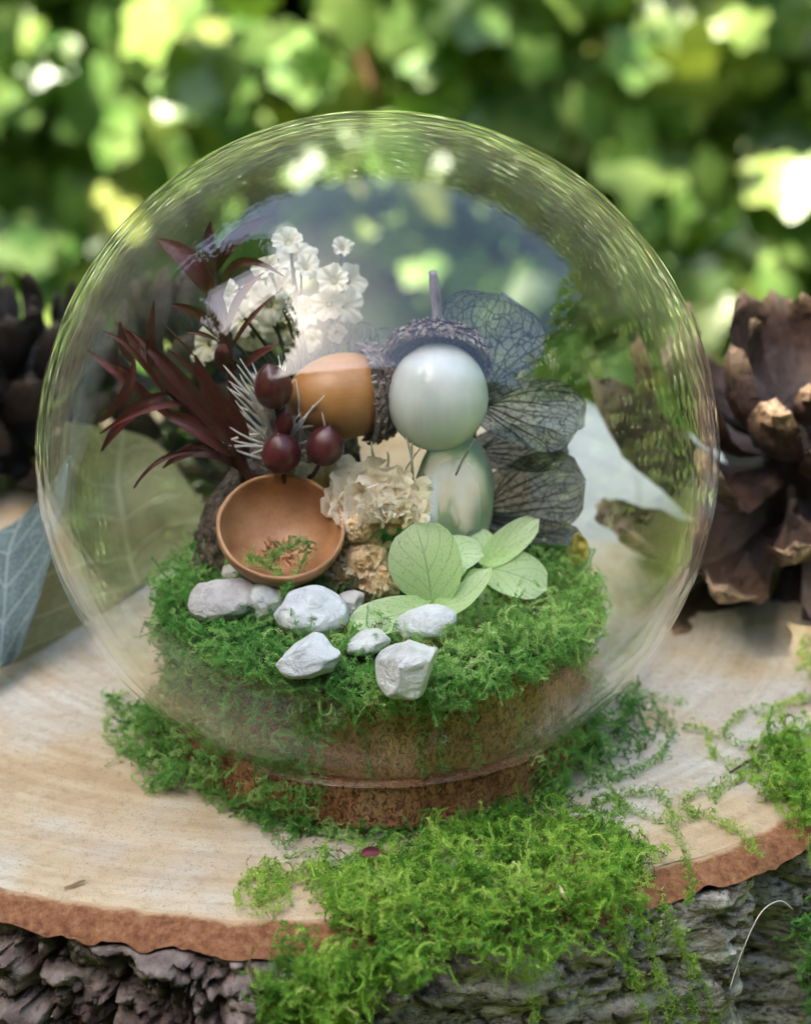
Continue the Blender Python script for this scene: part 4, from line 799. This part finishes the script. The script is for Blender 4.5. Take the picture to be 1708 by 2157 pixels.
def patch(rows, n=22, m=16, wave=.12, seed=0):       # surface through rows of control points
    R = np.array([smoothpath(r, m) for r in rows]); G = np.stack([smoothpath(R[:, j], n) for j in range(m)], 1)
    UV = np.stack(np.meshgrid(np.linspace(0, 1, m), np.linspace(0, 1, n)), -1); G = G+(vno(np.stack([UV[..., 0]*4, UV[..., 1]*4, UV[..., 0]*0+seed], -1))*wave)[..., None]*np.array([.1, -.6, .6])
    V = G.reshape(-1, 3); F = gridF(n, m); N = np.array([0, .035, -.02]); V2 = V+N; nn = len(V)      # a real thickness
    return np.vstack([V, V2]), F+[tuple(i+nn for i in f[::-1]) for f in F], np.vstack([UV.reshape(-1, 2)]*2)
a = lambda x, y, Y: onY(x, y, Y)
z0 = lambda x, y: onz(x, y, .06)
tag(obj('dry_leaf', patch([[z0(30, 1402), z0(230, 1280), z0(345, 1200), z0(440, 1140)], [a(70, 1300, 3.6), a(205, 1180, 5.6), a(330, 1120, 7.2), a(450, 1120, 8.6)], [a(105, 1120, 4.4), a(185, 1040, 6.4), a(320, 1010, 8.), a(440, 1085, 9.)], [a(138, 895, 5.0), a(205, 896, 7.), a(320, 930, 8.6), a(425, 1060, 9.3)]], wave=.2, seed=2), m_lf1), 'large olive dried leaf standing on edge left behind the dome', 'leaf')
tag(obj('dry_leaf', patch([[a(-60, 1440, .9), a(0, 1408, 1.4), a(40, 1385, 2.0)], [a(-60, 1300, 2.2), a(10, 1280, 2.4), a(88, 1250, 2.6)], [a(-60, 1200, 3.4), a(20, 1160, 3.4), a(130, 1090, 3.4)], [a(-60, 1130, 4.2), a(50, 1090, 4.2), a(150, 960, 4.2)]], wave=.15, seed=5), m_lf2), 'silvery blue dried leaf with pale netted veins at the left edge', 'leaf')
tag(obj('dry_leaf', patch([[z0(1130, 1150), z0(1260, 1142), z0(1420, 1135), z0(1560, 1120)], [a(1120, 1060, 10.2), a(1260, 1050, 10.4), a(1430, 1030, 10.6), a(1560, 1000, 11)], [a(1120, 940, 12.5), a(1250, 930, 12.8), a(1400, 930, 13), a(1540, 930, 13)], [a(1130, 850, 14.2), a(1230, 846, 14.4), a(1320, 880, 14.4), a(1400, 900, 14.4)]], wave=.25, seed=8), m_lf3), 'broad whitish dried leaf lying behind the dome on the right', 'leaf')

# small scraps on the stump
m_scrap = std('red_scrap', ['#4a0f18', '#6b1a24'], 4, rough=.6); p = stump_hit(780, 1885)[0]+[0, -.05, .78]
tag(obj('petal_scrap', blade([p-[.14, 0, 0], p+[0, 0, .08], p+[.16, .02, .02]], .2, (0, -.6, .8), 'petal', 8, 4, .5), m_scrap), 'tiny dark red petal scrap lying on the front moss heap', 'petal')
m_spl = std('pale_splinter', ['#b59a74', '#d2bd98'], 4, rough=.7)
for (x0, y0, x1, y1, lb, zz_) in ((138, 1867, 182, 1853, 'thin pale wood splinter on the stump top at the left', .05), (1162, 1905, 1192, 1948, 'pale wood splinter on the front moss heap', .5)):
    P0, P1 = stump_hit(x0, y0)[0]+[0, -.1, zz_], stump_hit(x1, y1)[0]+[0, -.1, zz_]; tag(obj('splinter', tube([P0, (P0+P1)/2+[0, 0, .03], P1], [.02, .05, .015], 5), m_spl), lb, 'splinter')
P0, P1 = stump_hit(1536, 1634)[0]+[0, 0, .06], stump_hit(1602, 1606)[0]+[0, 0, .12]
tag(obj('twig', tube([P0, (P0+P1)/2+[0, 0, .04], P1], [.015, .035, .02], 6), m_pstem), 'tiny dark twig beside the right moss heap', 'twig')
m_hair = std('pale_fibre', ['#b8b0a4', '#d0c8bc'], 3, rough=.5)
tag(obj('fibre', tube(smoothpath([stump_hit(x, y, .25)[0] for x, y in ((1536, 2085), (1560, 2010), (1600, 1925), (1640, 1898), (1668, 1915))], 24), .014, 4), m_hair), 'single pale hair-like fibre curling over the bark at the lower right', 'fibre')
